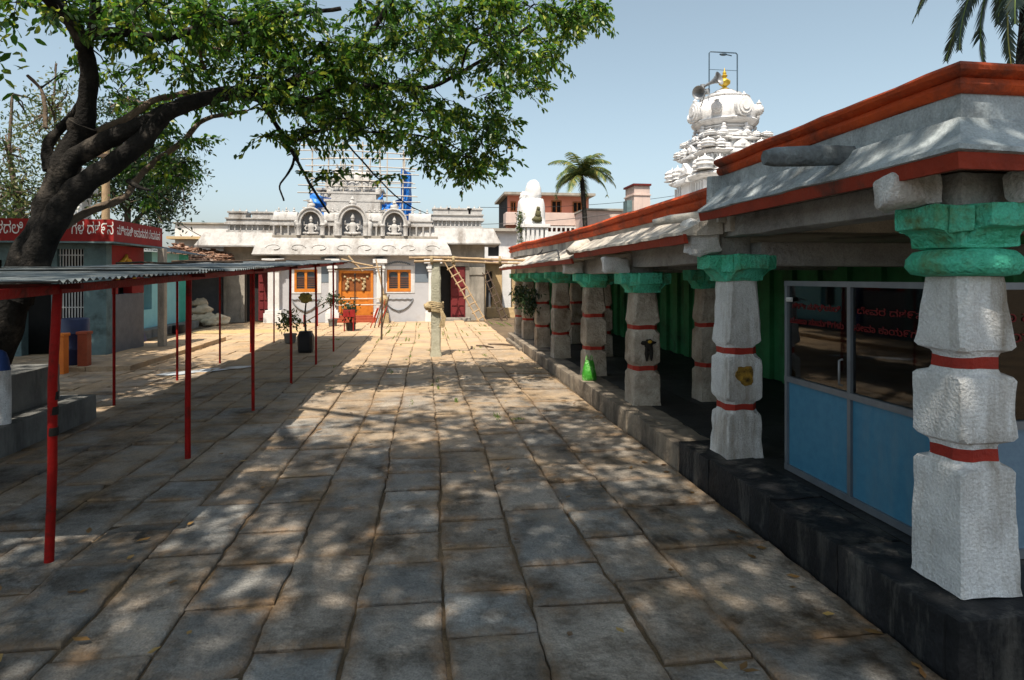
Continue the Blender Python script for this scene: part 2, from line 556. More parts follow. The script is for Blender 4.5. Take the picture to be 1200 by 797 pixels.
        COL.objects.link(o)
        if parent is not None:
            o.parent = parent
            o.location = org - ORG[parent.name]
        else:
            o.location = org
        ORG[o.name] = org
        return o


ORG = {}


def tag(o, label=None, cat=None, group=None, kind=None):
    if label:
        o['label'] = label
    if cat:
        o['category'] = cat
    if group:
        o['group'] = group
    if kind:
        o['kind'] = kind
    return o


def thing(name, loc, label, cat, group=None):
    o = bpy.data.objects.new(name, None)
    o.empty_display_size = .3
    COL.objects.link(o)
    o.location = loc
    ORG[o.name] = Vector(loc)
    return tag(o, label, cat, group)


def lettering(name, body, m, parent, loc, rot, width=None, size=.2, squeeze=1.0):
    """flat lettering turned into a mesh"""
    c = bpy.data.curves.new(name, 'FONT')
    c.body = body
    c.size = size
    c.fill_mode = 'FRONT'
    c.extrude = 0.0015
    t = bpy.data.objects.new("lettering_source", c)
    COL.objects.link(t)
    dg = bpy.context.evaluated_depsgraph_get()
    me = bpy.data.meshes.new_from_object(t.evaluated_get(dg))
    bpy.data.objects.remove(t)
    me.name = name
    me.materials.clear()
    me.materials.append(m)
    xs = np.empty(len(me.vertices) * 3)
    me.vertices.foreach_get("co", xs)
    xs = xs.reshape(-1, 3)
    xs[:, 0] -= xs[:, 0].min()
    if width:
        k = width / xs[:, 0].max()
        xs[:, 0] *= k
    xs[:, 1] *= squeeze
    me.vertices.foreach_set("co", xs.ravel())
    o = bpy.data.objects.new(name, me)
    COL.objects.link(o)
    o.parent = parent
    o.location = Vector(loc) - ORG[parent.name]
    o.rotation_euler = rot
    ORG[o.name] = Vector(loc)
    return o


def leaves_mesh(name, centers, normals_bias, n_per, sigma, L, W, m, parent=None, seed=1, droop=.3, origin=None, sizes=None, dirs=None):
    """many leaf-shaped faces scattered in clusters"""
    rg = np.random.default_rng(seed)
    C = np.repeat(np.asarray(centers, float), n_per, axis=0)
    n = len(C)
    sg = np.repeat(np.asarray(sizes, float), n_per)[:, None] if sizes is not None else 1.0
    pos = C + rg.normal(size=(n, 3)) * np.array(sigma) * sg
    d = rg.normal(size=(n, 3))
    if dirs is not None:
        d = d * .55 + np.repeat(np.asarray(dirs, float), n_per, axis=0) * 1.0
    d[:, 2] -= droop
    d /= np.linalg.norm(d, axis=1)[:, None]
    u = rg.normal(size=(n, 3)) * .6
    u[:, 2] += normals_bias
    side = np.cross(d, u)
    side /= np.linalg.norm(side, axis=1)[:, None] + 1e-9
    nn = np.cross(side, d)
    ln = L * rg.uniform(.6, 1.25, n)[:, None] * (np.repeat(np.asarray(sizes, float), n_per)[:, None] ** .0 if sizes is not None else 1)
    wd = W * rg.uniform(.7, 1.2, n)[:, None]
    v = np.empty((n, 6, 3))
    v[:, 0] = pos
    v[:, 1] = pos + d * ln * .35 + side * wd * .5 + nn * wd * .12
    v[:, 2] = pos + d * ln * .75 + side * wd * .36 + nn * wd * .08
    v[:, 3] = pos + d * ln - nn * wd * .15
    v[:, 4] = pos + d * ln * .75 - side * wd * .36 + nn * wd * .08
    v[:, 5] = pos + d * ln * .35 - side * wd * .5 + nn * wd * .12
    return raw_polys(name, v, m, parent, origin)


def raw_polys(name, v, m, parent=None, origin=None):
    n, k, _ = v.shape
    org = Vector(origin) if origin is not None else (ORG[parent.name] if parent is not None else Vector((v[..., 0].mean(), v[..., 1].mean(), v[..., 2].min())))
    vv = v.reshape(-1, 3) - np.array(org)
    me = bpy.data.meshes.new(name)
    me.vertices.add(n * k)
    me.vertices.foreach_set("co", vv.ravel())
    me.loops.add(n * k)
    me.loops.foreach_set("vertex_index", np.arange(n * k, dtype=np.int32))
    me.polygons.add(n)
    me.polygons.foreach_set("loop_start", np.arange(0, n * k, k, dtype=np.int32))
    me.update(calc_edges=True)
    me.materials.append(m)
    o = bpy.data.objects.new(name, me)
    COL.objects.link(o)
    if parent is not None:
        o.parent = parent
        o.location = org - ORG[parent.name]
    else:
        o.location = org
    ORG[o.name] = org
    return o


# ================================================================== SETTING: ground and paving
g = MB()
NG = 40
for i in range(NG):
    for j in range(NG):
        pass
g.add([(-300, -300, -.022), (300, -300, -.022), (300, 500, -.022), (-300, 500, -.022)], [(0, 1, 2, 3)])
tag(g.build('ground', M['dirt'], origin=(0, 0, -.035)), 'sandy brown earth under and around the stone paving', 'ground', kind='structure')


def paving():
    rg = random.Random(21)
    b = MB()
    att = []
    x = -8.2
    while x < 2.40:
        w = rg.choice((.38, .44, .50, .55, .60, .47, .52))
        if x > 1.2:
            w = rg.uniform(.54, .68)
        x1 = min(x + w, 2.43)
        if 2.43 - x1 < .3:
            x1 = 2.43
        y = -3.0 + rg.uniform(-.6, .3)
        while y < 26.4:
            ln = rg.choice((.50, .62, .75, .9, 1.1, .68)) * rg.uniform(.9, 1.1)
            y1 = y + ln
            gap = rg.uniform(.004, .011)
            z = rg.uniform(-.011, .010)
            tx, ty = rg.uniform(-.007, .007), rg.uniform(-.011, .011)
            sk = lambda: rg.uniform(-.012, .012)
            cs = [(x + gap + sk() * .5, y + gap + sk()), (x1 - gap + sk() * .5, y + gap + sk()), (x1 - gap + sk() * .5, y1 - gap * 2.2 + sk()), (x + gap + sk() * .5, y1 - gap * 2.2 + sk())]
            if rg.random() < .13:      # a broken corner
                q = rg.randrange(4)
                a, c, d = cs[q], cs[q - 1], cs[(q + 1) % 4]
                t = rg.uniform(.08, .2)
                t2 = rg.uniform(.08, .2)
                cs = cs[:q] + [(a[0] + (c[0] - a[0]) * t, a[1] + (c[1] - a[1]) * t), (a[0] + (d[0] - a[0]) * t2, a[1] + (d[1] - a[1]) * t2)] + cs[q + 1:]
            ring = []
            for k in range(len(cs)):
                p, q = Vector(cs[k]), Vector(cs[(k + 1) % len(cs)])
                seg = max(2, int((q - p).length / .075))
                nrm = Vector((-(q - p).y, (q - p).x)).normalized()
                for t in range(seg):
                    pp = p.lerp(q, t / seg)
                    if t:
                        pp += nrm * (noise.noise(Vector((pp.x * 5, pp.y * 5, x * 7))) * .016 + rg.uniform(-.005, .005))
                    ring.append(pp)
            ring = [Vector((pp.x + (.07 * noise.noise(Vector((pp.y * .23, round(pp.x, 0) * .0 + (x if pp.x < (x + x1) / 2 else x1) * 3.1, 4.0))) + .018 * noise.noise(Vector((pp.y * 1.1, (x if pp.x < (x + x1) / 2 else x1) * 5.7, 8.0)))) * (0 if (x1 > 2.42 and pp.x > (x + x1) / 2) else 1), pp.y)) for pp in ring]
            cx, cy = sum(q.x for q in ring) / len(ring), (y + y1) / 2

            def zz(p):
                return z + (p.x - cx) * tx / .3 + (p.y - cy) * ty / .5
            n = len(ring)
            lev = []
            for ins, dz in ((0, -.05), (0, -.010), (.008, -.002), (.022, .001), (.085, .001)):
                r_ = []
                for p in ring:
                    dd = Vector((cx, cy)) - p
                    q = p + dd.normalized() * ins * 1.25
                    r_.append((q.x, q.y, zz(q) + dz + (rg.uniform(-.003, .001) if ins == 0 else 0)))
                lev.append(r_)
            base = len(b.v)
            b.rings(lev, 0, cap=False)
            att += [1.0] * n + [1.0] * n + [1.0] * n + [.85] * n + [0.0] * n
            b.f.append(tuple(base + 4 * n + i for i in range(n)))
            b.m.append(0)
            y = y1
        x = x1
    return b, att


pvb, pva = paving()
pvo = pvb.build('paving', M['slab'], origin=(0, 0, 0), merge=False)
at_ = pvo.data.attributes.new('edge_dirt', 'FLOAT', 'POINT')
at_.data.foreach_set('value', pva)
tag(pvo, 'worn grey stone slabs laid in long rows across the courtyard', 'paving', kind='structure')

# sandy edge along the plinth and sand heap, spilt water
s = MB()
pts = []
for i in range(24):
    a = 2 * math.pi * i / 24
    k = 1 + .25 * noise.noise(Vector((math.cos(a) * 2, math.sin(a) * 2, 3)))
    pts.append((-6.2 + 2.0 * k * math.cos(a), 22.6 + .75 * k * math.sin(a)))
s.add([(x, y, .004) for x, y in pts] + [(-6.2, 22.6, .07)], [(i, (i + 1) % 24, 24) for i in range(24)])
tag(s.build('sand', M['sand'], smooth=60), 'thin spread of yellow sand before the temple side door', 'sand', kind='stuff')
for q, (cx, cy, rx, ry) in enumerate(((-4.75, 12.95, .42, .10), (-4.35, 13.3, .34, .09), (-3.95, 13.55, .28, .07))):
    s = MB()
    pts = []
    for i in range(28):
        a = 2 * math.pi * i / 28
        k = 1 + .55 * noise.noise(Vector((math.cos(a) * 1.7, math.sin(a) * 1.7, 9 + q * 3)))
        pts.append((cx + rx * k * math.cos(a) - ry * math.sin(a), cy + ry * 2 * k * math.sin(a) + rx * .6 * math.cos(a), .0105 + q * .0008))
    s.add(pts, [tuple(range(28))])
    tag(s.build('puddle', M['milk']), ['long pale spill nearest the raised stone terrace', 'middle pale spill on the paving under the tin canopy', 'small pale spill farthest along the paving'][q], 'puddle', kind='structure')


# grass tufts in the joints
def tufts(name, spots, label, h=.07, n=14, seed=3):
    rg = np.random.default_rng(seed)
    out = []
    for (x, y, rx, ry, k) in spots:
        for _ in range(int(k * n)):
            px_, py_ = x + rg.normal() * rx, y + rg.normal() * ry
            a = rg.uniform(0, 6.28)
            l = h * rg.uniform(.4, 1.3)
            dx, dy = math.cos(a) * l * .6, math.sin(a) * l * .6
            w = .006
            out.append([(px_ - w, py_, -.01), (px_ + w, py_, -.01), (px_ + dx + w * .3, py_ + dy, l), (px_ + dx - w * .3, py_ + dy, l)])
    o = raw_polys(name, np.array(out, float), M['drygrass'], origin=(0, 0, 0))
    return tag(o, label, 'grass', kind='stuff')


_g = random.Random(5)
sp = []
for i in range(60):
    sp.append((_g.uniform(-1.5, 4.5), _g.uniform(18.5, 25.5), .010, .45, 4))
for i in range(26):
    sp.append((_g.uniform(-2.0, 2.4), _g.uniform(8, 18), .02, .12, 1.0))
sp += [(.95, 8.3, .02, .10, 5), (1.2, 8.1, .05, .03, 4), (.45, 9.5, .01, .10, 4), (.2, 10.6, .01, .1, 4), (-2.7, 19.3, .12, .10, 6)]
tufts('grass', sp, 'short dry green grass growing in the paving joints', h=.022)

# litter of dry leaves
rg = np.random.default_rng(8)
lv = []
for i in range(150):
    x, y = rg.uniform(-5, 2.35), 1.5 + 13 * rg.random() ** 1.6
    if i < 40:
        x = 2.36 - abs(rg.normal()) * .12
    a = rg.uniform(0, 6.28)
    l, w = rg.uniform(.025, .055), rg.uniform(.012, .022)
    if i in (60, 61, 62):
        x, y = ((-2.13, 3.36), (-.98, 2.92), (-.55, 2.75))[i - 60]
        l, w = .07, .04
    ca, sa = math.cos(a), math.sin(a)
    z0 = .012
    q = [(-l, 0, .004), (-l * .3, w, .012), (l * .5, w * .7, .008), (l, 0, .016), (l * .5, -w * .7, .006), (-l * .3, -w, .010)]
    lv.append([(x + u * ca - v * sa, y + u * sa + v * ca, z0 + z) for u, v, z in q])
tag(raw_polys('fallen_leaves', np.array(lv, float), M['fallen'], origin=(0, 0, 0)), 'dry fallen leaves scattered on the slabs', 'leaves', kind='stuff')

# ================================================================== STONE PAVILION ON THE RIGHT
pav = thing('stone_pavilion', (2.45, 2.55, 0), 'long low stone pavilion with red roof edge, green capitals and banded white columns', 'pavilion')
XE, XB = 2.45, 7.6
# plinth in three lengths, blocks along the edge
rb = random.Random(4)


def plinth(y0, y1, h, m, fm, blk, name):
    b = MB()
    y = y0
    while y < y1 - .05:
        ln = min(rb.uniform(*blk), y1 - y)
        if y1 - y - ln < .3:
            ln = y1 - y
        o = rb.uniform(-.012, .012)
        b.box((XE + o, y + .004, -.05), (XE + .42, y + ln - .004, h + rb.uniform(-.012, .008)))
        y += ln
    r = b.build(name, m, pav, bevel=.014, rough=.012, rscale=5, sub=2, smooth=40, merge=False)
    f = MB()
    yy = y0
    while yy < y1 - .05:
        st = min(.62, y1 - yy)
        xx = XE + .425
        while xx < XB:
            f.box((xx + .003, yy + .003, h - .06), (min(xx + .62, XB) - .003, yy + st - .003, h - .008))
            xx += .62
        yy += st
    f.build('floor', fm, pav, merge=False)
    return r


plinth(2.62, 5.75, .30, M['blackstone'], M['floorstone'], (.7, 1.0), 'plinth')
b = MB()
x = XE
while x < XB:
    b.box((x + .004, 2.545, -.05), (x + .9, 2.75, .302 + rb.uniform(-.004, .004)))
    x += .904
b.build('plinth', M['blackstone'], pav, bevel=.014, rough=.008, rscale=5, sub=1, smooth=40, merge=False)
plinth(5.76, 10.2, .25, M['plinthstone'], M['floorstone'], (.5, .9), 'plinth')
plinth(10.21, 18.7, .21, M['plinthstone'], M['floorstone'], (.6, 1.1), 'plinth')
b = MB()
b.box((XE - .10, 15.6, -.05), (XE - .005, 18.3, .09))
b.build('step', M['plinthstone'], pav, bevel=.02, rough=.015, sub=2)


def oct_ring(cx, cy, hx, ch, z, nz, seed, amp, flare=1.0):
    """square of half width hx with corners cut by ch, 8 points per side, roughened"""
    c = min(ch, hx * .58)
    cor = [(hx, -hx + c), (hx, hx - c), (hx - c, hx), (-hx + c, hx), (-hx, hx - c), (-hx, -hx + c), (-hx + c, -hx), (hx - c, -hx)]
    pts = []
    for k in range(8):
        a, b_ = Vector(cor[k]), Vector(cor[(k + 1) % 8])
        seg = 6 if k % 2 == 0 else 3
        for t in range(seg):
            pts.append(a.lerp(b_, t / seg))
    out = []
    for p in pts:
        q = Vector((cx + p.x, cy + p.y, z))
        n1 = noise.noise(q * 4 + Vector((seed, 0, 0)))
        n2 = noise.noise(q * 19 + Vector((0, seed, 0)))
        n3 = min(0, noise.noise(q * 8 + Vector((5, seed, 3))) + .15)
        d = p.normalized() * amp * (n1 * .6 + n2 * .35 + n3 * 1.6)
        out.append((q.x + d.x, q.y + d.y, z + nz * noise.noise(q * 7)))
    return out


def column(x, y, z0, z1, hw, bands, seed, m, neck=.77, name='column', amp=.010, lens=None):
    """square block, cut neck with a red band, square block, neck with a band, tapering top"""
    cx, cy = x + hw, y + hw
    b1, b2 = bands
    H = []

    def add(z, w, ch, r=0):
        H.append((z, w * hw, ch * hw, r))
    add(z0, 1.03, .06)
    add(z0 + .04, 1.0, .06)
    ZB = b1 - .085
    n = 8
    for i in range(1, n + 1):
        add(z0 + .04 + (ZB - z0 - .04) * i / n, 1.0 - .035 * i / n, .05 + .03 * i / n)

    def neckcut(b0, wl, wu):
        add(b0 - .070, wl - .02, .16)
        add(b0 - .055, neck + .05, .34)
        add(b0 - .033, neck + .01, .36)
        add(b0 - .031, neck + .02, .36, 1)
        add(b0 + .027, neck + .02, .36, 1)
        add(b0 + .029, neck + .01, .36)
        add(b0 + .050, neck + .05, .34)
        add(b0 + .066, wu - .02, .16)
        add(b0 + .085, wu, .07)
    neckcut(b1, .965, .985)
    m0, m1 = b1 + .085, b2 - .085
    for i in range(1, 6):
        add(m0 + (m1 - m0) * i / 5, .985 - .02 * i / 5, .07)
    neckcut(b2, .965, .95)
    n = 7
    for i in range(1, n + 1):
        add(b2 + .085 + (z1 - b2 - .085) * i / n, .95 - .12 * i / n, .10 + .12 * i / n)
    rings, mis = [], []
    for z, w, ch, r in H:
        rings.append(oct_ring(cx, cy, w, ch, z, .012 if r else .010, seed, amp if not r else amp * .8))
    for k in range(len(H) - 1):
        mis.append(1 if (H[k][3] and H[k + 1][3]) else 0)
    mb = MB()
    mb.rings(rings, 0, True, mis)
    return mb.build(name, [m, M['redband']], pav, origin=(cx, cy, z0), smooth=26)


def bracket(par, cx, cy, z0, z1, hw, arm, m, name='capital', steps=True):
    """cross-shaped stone corbel: four arms that are cut back below"""
    b = MB()
    h = z1 - z0
    zc = z0 + h * .42
    for dx, dy in ((1, 0), (-1, 0), (0, 1), (0, -1)):
        L = hw + arm
        w = hw * .80
        prof = [(0, z0), (hw * .9, z0), (L - .07, zc), (L, zc + .01), (L, z1), (0, z1)]
        rs = []
        for sgn in (-1, 1):
            r_ = []
            for a, z in prof:
                px_, py_ = (dx * a, sgn * w) if dx else (sgn * w, dy * a)
                r_.append((cx + px_, cy + py_, z))
            rs.append(r_)
        b.rings(rs)
    b.box((cx - hw, cy - hw, z0 + .003), (cx + hw, cy + hw, z1 - .004))
    # diagonal leaf lumps between the arms
    for a in (45, 135, 225, 315):
        t = R(a)
        q = Vector((cx + math.cos(t) * hw * 1.22, cy + math.sin(t) * hw * 1.22, 0))
        b.box((q.x - .05, q.y - .05, z0 + h * .36), (q.x + .05, q.y + .05, z1 - .006), rz=t)
    return b.build(name, m, par, bevel=.010, rough=.012, rscale=6, sub=1, smooth=35, merge=False)


colrnd = random.Random(2)
cols = [  # x, y, base, shaft top, half width, band heights
    (2.63, 2.71, .302, 1.905, .166, (1.0, 1.465)),
    (2.63, 5.11, .285, 1.87, .170, (.745, 1.245)),
    (2.63, 7.60, .245, 1.70, .185, (.725, 1.25)),
    (2.63, 10.0, .225, 1.73, .185, (.71, 1.26)),
    (2.63, 12.6, .205, 1.78, .185, (.72, 1.28)),
    (2.63, 14.65, .205, 1.78, .175, (.72, 1.28)),
    (2.63, 16.70, .205, 1.78, .170, (.74, 1.30)),
    (2.63, 18.15, .205, 1.78, .165, (.74, 1.30)),
]
CB = []
for i, (x, y, z0, z1, hw, bands) in enumerate(cols):
    c = column(x, y, z0, z1, hw, bands, i * 3.1, M['lime'] if i < 2 else M['limeworn'], neck=(.77, .85)[i] if i < 2 else .885, amp=.014)
    CB.append(c)
    cx, cy = x + hw, y + hw
    if i == 0:
        t = MB()
        t.lathe([(.17, 0), (.235, .012), (.262, .05), (.258, .09), (.225, .128), (.17, .14)], (cx, cy, 1.905), 28)
        t.build('capital_cushion', M['green'], c, rough=.006, smooth=60)
        bracket(c, cx, cy, 2.047, 2.262, hw, .125, M['green'])
    else:
        zt = (2.10, 1.955, 1.965, 2.01, 2.01, 2.01, 2.01)[i - 1]
        bracket(c, cx, cy, z1 - .004, zt, hw, .15, M['green'])
    # rough white beam end that sticks out over the capital
    if i in (0, 1, 2, 3):
        za, zb = ((2.268, 2.43), (2.105, 2.40), (1.96, 2.16), (1.97, 2.14))[i]
        e = MB()
        e.box((2.33 + (.0 if i < 2 else -.05), cy - .085, za), (2.62, cy + .085, zb))
        if i == 1:
            e.box((2.36, cy + .02, zb - .1), (2.60, cy + .24, zb + .03))
        if i == 0:
            e2 = MB()
            e2.box((cx + .02, 2.40, za), (cx + .30, 2.66, zb - .02))
            e2.build('beam_end', M['lime'], c, bevel=.03, rough=.035, rscale=7, sub=2, smooth=45, merge=False)
        e.build('beam_end', M['lime'], c, bevel=.03, rough=.035, rscale=7, sub=2, smooth=45, merge=False)
# niche stain on the second column, hanging ornament on the third
s = MB()
cx, cy = 2.63 + .17, 5.11
pp = []
for i in range(20):
    a = 2 * math.pi * i / 20
    k = 1 + .5 * noise.noise(Vector((math.cos(a) * 1.6, math.sin(a) * 1.6, 1.3)))
    pp.append((cx - .01 + .085 * k * math.cos(a), cy + .001, 1.03 + .085 * k * math.sin(a)))
s.rings([[(x, y - .012, z) for x, y, z in pp], [(x, y + .02, z) for x, y, z in pp]])
s.build('painted_emblem', mat('yellow_brown_stain', (.42, .24, .03), (.02, .014, .008), 18, .8, .3), CB[1])
# second column row inside, dim
for i, y in enumerate((7.75, 10.2, 12.7, 15.2)):
    c = column(3.62, y, .21, 1.75, .16, (.72, 1.26), 40 + i, M['limeworn'], neck=.88)
    bracket(c, 3.78, y + .16, 1.748, 2.0, .16, .14, M['green'])
c = column(5.25, 2.71, .302, 1.905, .166, (1.0, 1.465), 77, M['lime'])
bracket(c, 5.416, 2.876, 1.91, 2.262, .166, .13, M['green'])

# beams over the columns
b = MB()
b.box((2.66, 2.74, 2.262), (2.94, 5.28, 2.44))
b.box((2.945, 2.74, 2.262), (XB, 3.02, 2.44))
b.build('beam', M['greystone'], pav, bevel=.02, rough=.014, rscale=3, sub=3, smooth=40, merge=False)
for y0, y1, z0, z1 in ((5.29, 7.78, 2.03, 2.30), (7.79, 10.2, 1.958, 2.22), (10.21, 18.5, 2.008, 2.18)):
    b = MB()
    b.box((2.66, y0, z0), (2.96, y1, z1))
    b.build('beam', M['greystone'], pav, bevel=.02, rough=.014, rscale=3, sub=3, smooth=40, merge=False)
for y in (5.28, 7.78, 10.18, 12.78, 14.82, 16.87):
    b = MB()
    b.box((2.97, y - .13, 2.0), (XB - .3, y + .13, 2.22))
    b.build('cross_beam', M['greystone'], pav, bevel=.02, merge=False)
# roof slabs
b = MB()
b.box((2.62, 2.72, 2.442), (XB, 5.03, 2.80))
b.build('roof', M['chajja'], pav)
b = MB()
b.box((2.62, 5.04, 2.302), (XB, 18.55, 2.52))
b.build('roof', M['chajja'], pav)
# near block: parapet, red coping, sloping eave, red fascia
pn = [(2.55, 5.06), (2.55, 4.2), (2.55, 3.4), (2.55, 2.64), (4, 2.64), (XB, 2.64)]
b = MB()
b.sweep(pn, [(0, 2.66), (.012, 2.66), (.006, 2.785), (-.10, 2.785), (-.10, 2.66)])
b.build('parapet', M['eavegrey'], pav, rough=.006, sub=1, smooth=40)
b = MB()
b.sweep(pn, [(.02, 2.787), (.035, 2.80), (.045, 2.825), (.036, 2.848), (.022, 2.858), (.045, 2.868), (.07, 2.885), (.075, 2.905), (.06, 2.922), (-.12, 2.927), (-.12, 2.787)])
b.build('red_coping', M['redroof'], pav, rough=.010, rscale=2.5, sub=2, smooth=40)
b = MB()
b.sweep(pn, [(.0, 2.675), (.05, 2.655), (.085, 2.60), (.14, 2.545), (.19, 2.505), (.225, 2.485), (.228, 2.462), (.19, 2.448), (0.05, 2.446), (-.06, 2.446), (-.06, 2.675)])
b.build('eave', M['eavegrey'], pav, rough=.014, rscale=3.5, sub=2, smooth=50)
b = MB()
b.sweep(pn, [(.205, 2.460), (.214, 2.458), (.200, 2.385), (.175, 2.385), (.165, 2.444)])
b.build('eave_fascia', M['redfascia'], pav, rough=.006, sub=1, smooth=40)
b = MB()
b.box((2.44, 5.05, 2.47), (2.62, 5.13, 2.79))
b.build('parapet_end', M['eavegrey'], pav, bevel=.02, rough=.02, sub=2, smooth=40)
# far run: lower, its coping rises a little and thickens
pf = [(2.55, 18.65, .115), (2.55, 16.5, .105), (2.55, 14, .06), (2.55, 11.5, .02), (2.55, 9.3, 0), (2.55, 7.2, 0), (2.55, 5.10, 0)]
b = MB()
b.sweep([(5.5, 18.65, .115)] + pf, [(0, 2.38), (.012, 2.38), (.006, 2.53), (-.1, 2.53), (-.1, 2.38)])
b.build('parapet', M['chajja'], pav, rough=.006, sub=2, smooth=40)
b = MB()
b.sweep([(5.5, 18.65, .115)] + pf, [(.02, 2.532), (.05, 2.56), (.056, 2.60), (.03, 2.625), (.06, 2.65), (.08, 2.68), (.06, 2.71), (-.12, 2.72), (-.12, 2.532)])
b.build('red_coping', M['redroof'], pav, rough=.016, rscale=2.2, sub=2, smooth=40)
for (y0, y1, dz, ext) in ((9.25, 5.15, 0.03, 0), (18.75, 9.3, -.055, .03)):
    n = 6
    pe = [(2.55, y0 + (y1 - y0) * k / n, dz) for k in range(n + 1)]
    b = MB()
    b.sweep(pe, [(.0, 2.455 - dz * .5), (.08, 2.425), (.18, 2.355), (.27 + ext, 2.295), (.325 + ext, 2.268), (.33 + ext, 2.24), (.2, 2.23), (-.05, 2.25), (-.05, 2.455 - dz * .5)])
    b.build('eave', M['chajja'], pav, rough=.02, rscale=2.5, sub=2, smooth=50)
    b = MB()
    b.sweep(pe, [(.285 + ext, 2.246), (.315 + ext, 2.248), (.300 + ext, 2.165), (.26 + ext, 2.165)])
    b.build('eave_fascia', M['redfascia'], pav, rough=.01, sub=1, smooth=40)
# broken eave slab edge and stone spouts
b = MB()
b.tube([(2.56, 3.40, 2.635), (2.42, 3.39, 2.63), (2.2, 3.37, 2.615), (2.02, 3.36, 2.605), (1.96, 3.36, 2.60)], [.056, .056, .055, .053, .042], 14, wob=.15)
b.build('rain_spout', mat('grey_weathered_spout', (.22, .26, .28), (.10, .115, .125), 8, .85, .8, 25), pav, rough=.012, rscale=9, smooth=60)
b = MB()
b.tube([(2.5, 9.3, 2.43), (2.3, 9.25, 2.38), (2.15, 9.22, 2.29)], [.07, .10, .07], 10, wob=.3)
b.build('rain_spout', M['chajja'], pav, rough=.012, smooth=60)
b = MB()
b.tube([(2.5, 5.35, 2.47), (2.3, 5.6, 2.45), (2.15, 5.65, 2.42)], [.05, .05, .03], 8, wob=.3)
b.build('rain_spout', M['chajja'], pav, rough=.012, smooth=60)
# inside: green back wall with pilasters, far end wall, dark ceiling
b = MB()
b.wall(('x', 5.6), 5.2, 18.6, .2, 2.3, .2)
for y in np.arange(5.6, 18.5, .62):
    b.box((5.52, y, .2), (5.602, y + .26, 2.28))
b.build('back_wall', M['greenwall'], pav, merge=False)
b = MB()
b.wall(('y', 18.4), 3.2, 7.4, .2, 2.3, .15)
b.build('end_wall', M['greenwall'], pav)
b = MB()
b.box((XB - .1, 3.1, .2), (XB, 18.4, 2.3))
b.build('side_wall', M['greenwall'], pav)

# aluminium and glass partition of the near bay
part = MB()
AX, AY = 2.965, 3.06
ys = (4.76, 3.99, 3.22)
Zb, Zm, Zt = .30, 1.035, 1.83
fw = .035
for y in ys:
    part.box((AX, y - fw / 2, Zb), (AX + .05, y + fw / 2, Zt))
for z, h in ((Zb + .0, .05), (Zm, .045), (Zt, .04)):
    part.box((AX - .002, AY, z), (AX + .052, ys[0] + .02, z + h))
for x in (AX + .03, 3.75, 4.55, 5.35, 6.15):
    part.box((x - fw / 2, AY, Zb), (x + fw / 2, AY + .05, Zt))
for z, h in ((Zb, .05), (Zm, .045), (Zt, .04)):
    part.box((AX + .055, AY - .002, z), (7.0, AY + .052, z + h))
frame = part.build('partition', M['alu'], pav, merge=False)
for k in range(2):
    ya, yb = ys[k + 1] + fw / 2, ys[k] - fw / 2
    b = MB()
    b.box((AX + .02, ya, Zb + .05), (AX + .032, yb, Zm))
    b.build('panel', M['bluepanel'], frame)
    b = MB()
    b.box((AX + .022, ya, Zm + .045), (AX + .027, yb, Zt))
    b.build('glass_pane', M['glass'], frame)
    w = yb - ya
    for r_, (txt, z, o, ww) in enumerate(((("ಶಿ೯ೀ ಸನಿಧಿಯಲಿ", "ದೇವರ ದಶ೯ನ")[k], 1.645, .13, .80), (("ಪೂಜಾ ಸಾಮಗಿಗಳು", "ಸೇವಾ ಕಾಯ೯ಗಳು")[k], 1.525, .04, .90))):
        lettering('lettering', txt, M['redletter'], frame, (AX + .018, yb - o * w * .5, z), (R(90), 0, R(-90)), w * ww, .062)
for k in range(4):
    xa = (AX + .048, 3.77, 4.57, 5.37)[k]
    xb = (3.73, 4.53, 5.33, 6.13)[k]
    b = MB()
    b.box((xa, AY + .02, Zb + .05), (xb, AY + .032, Zm))
    b.build('panel', M['greypanel'], frame)
    b = MB()
    b.box((xa, AY + .022, Zm + .045), (xb, AY + .027, Zt))
    b.build('glass_pane', M['glass'], frame)
b = MB()
b.box((AX - .016, 4.66, 1.70), (AX - .002, 4.73, 1.735))
b.tube([(AX - .02, 4.69, 1.72), (AX - .045, 4.68, 1.72), (AX - .045, 4.62, 1.715)], .006, 6)
b.build('latch', M['white'], frame, merge=False)
b = MB()
b.tube([(AX - .004, 4.05, 1.12), (AX - .03, 4.05, 1.13), (AX - .03, 4.05, 1.30), (AX - .004, 4.05, 1.31)], .008, 8)
b.build('handle', M['metalgrey'], frame, smooth=60)
for z, t_ in ((1.645, "ಸೇವಾ ವಿವರ"), (1.53, "ಸಮಯ ದರ")):
    lettering('lettering', t_, M['redletter'], frame, (AX + .1, AY + .018, z), (R(90), 0, 0), .6, .085)

# green plastic bag leaning on the fourth column
b = MB()
bx, by, bz = 2.57, 9.55, .245
rs = []
for k, (w, d, z) in enumerate(((.10, .055, 0), (.115, .075, .04), (.105, .075, .12), (.09, .055, .22), (.075, .025, .30), (.06, .012, .33))):
    ring = []
    for i in range(20):
        a = 2 * math.pi * i / 20
        q = Vector((math.cos(a), math.sin(a), 0))
        n = 1 + .22 * noise.noise(Vector((q.x * 2.5, q.y * 2.5, z * 11)))
        ring.append((bx + w * n * q.x, by + d * n * q.y, bz + z))
    rs.append(ring)
b.rings(rs)
bagr = thing('plastic_bag', (bx, by, bz), 'lime green plastic carrier bag standing on the plinth by a column', 'bag')
b.build('bag_body', M['bag'], bagr, smooth=50)
for sx in (-.035, .035):
    b = MB()
    b.tube([(bx + sx - .02, by, bz + .32), (bx + sx - .015, by, bz + .38), (bx + sx, by, bz + .41), (bx + sx + .015, by, bz + .38), (bx + sx + .02, by, bz + .32)], .008, 6)
    b.build('handle', M['bag'], bagr, smooth=60)

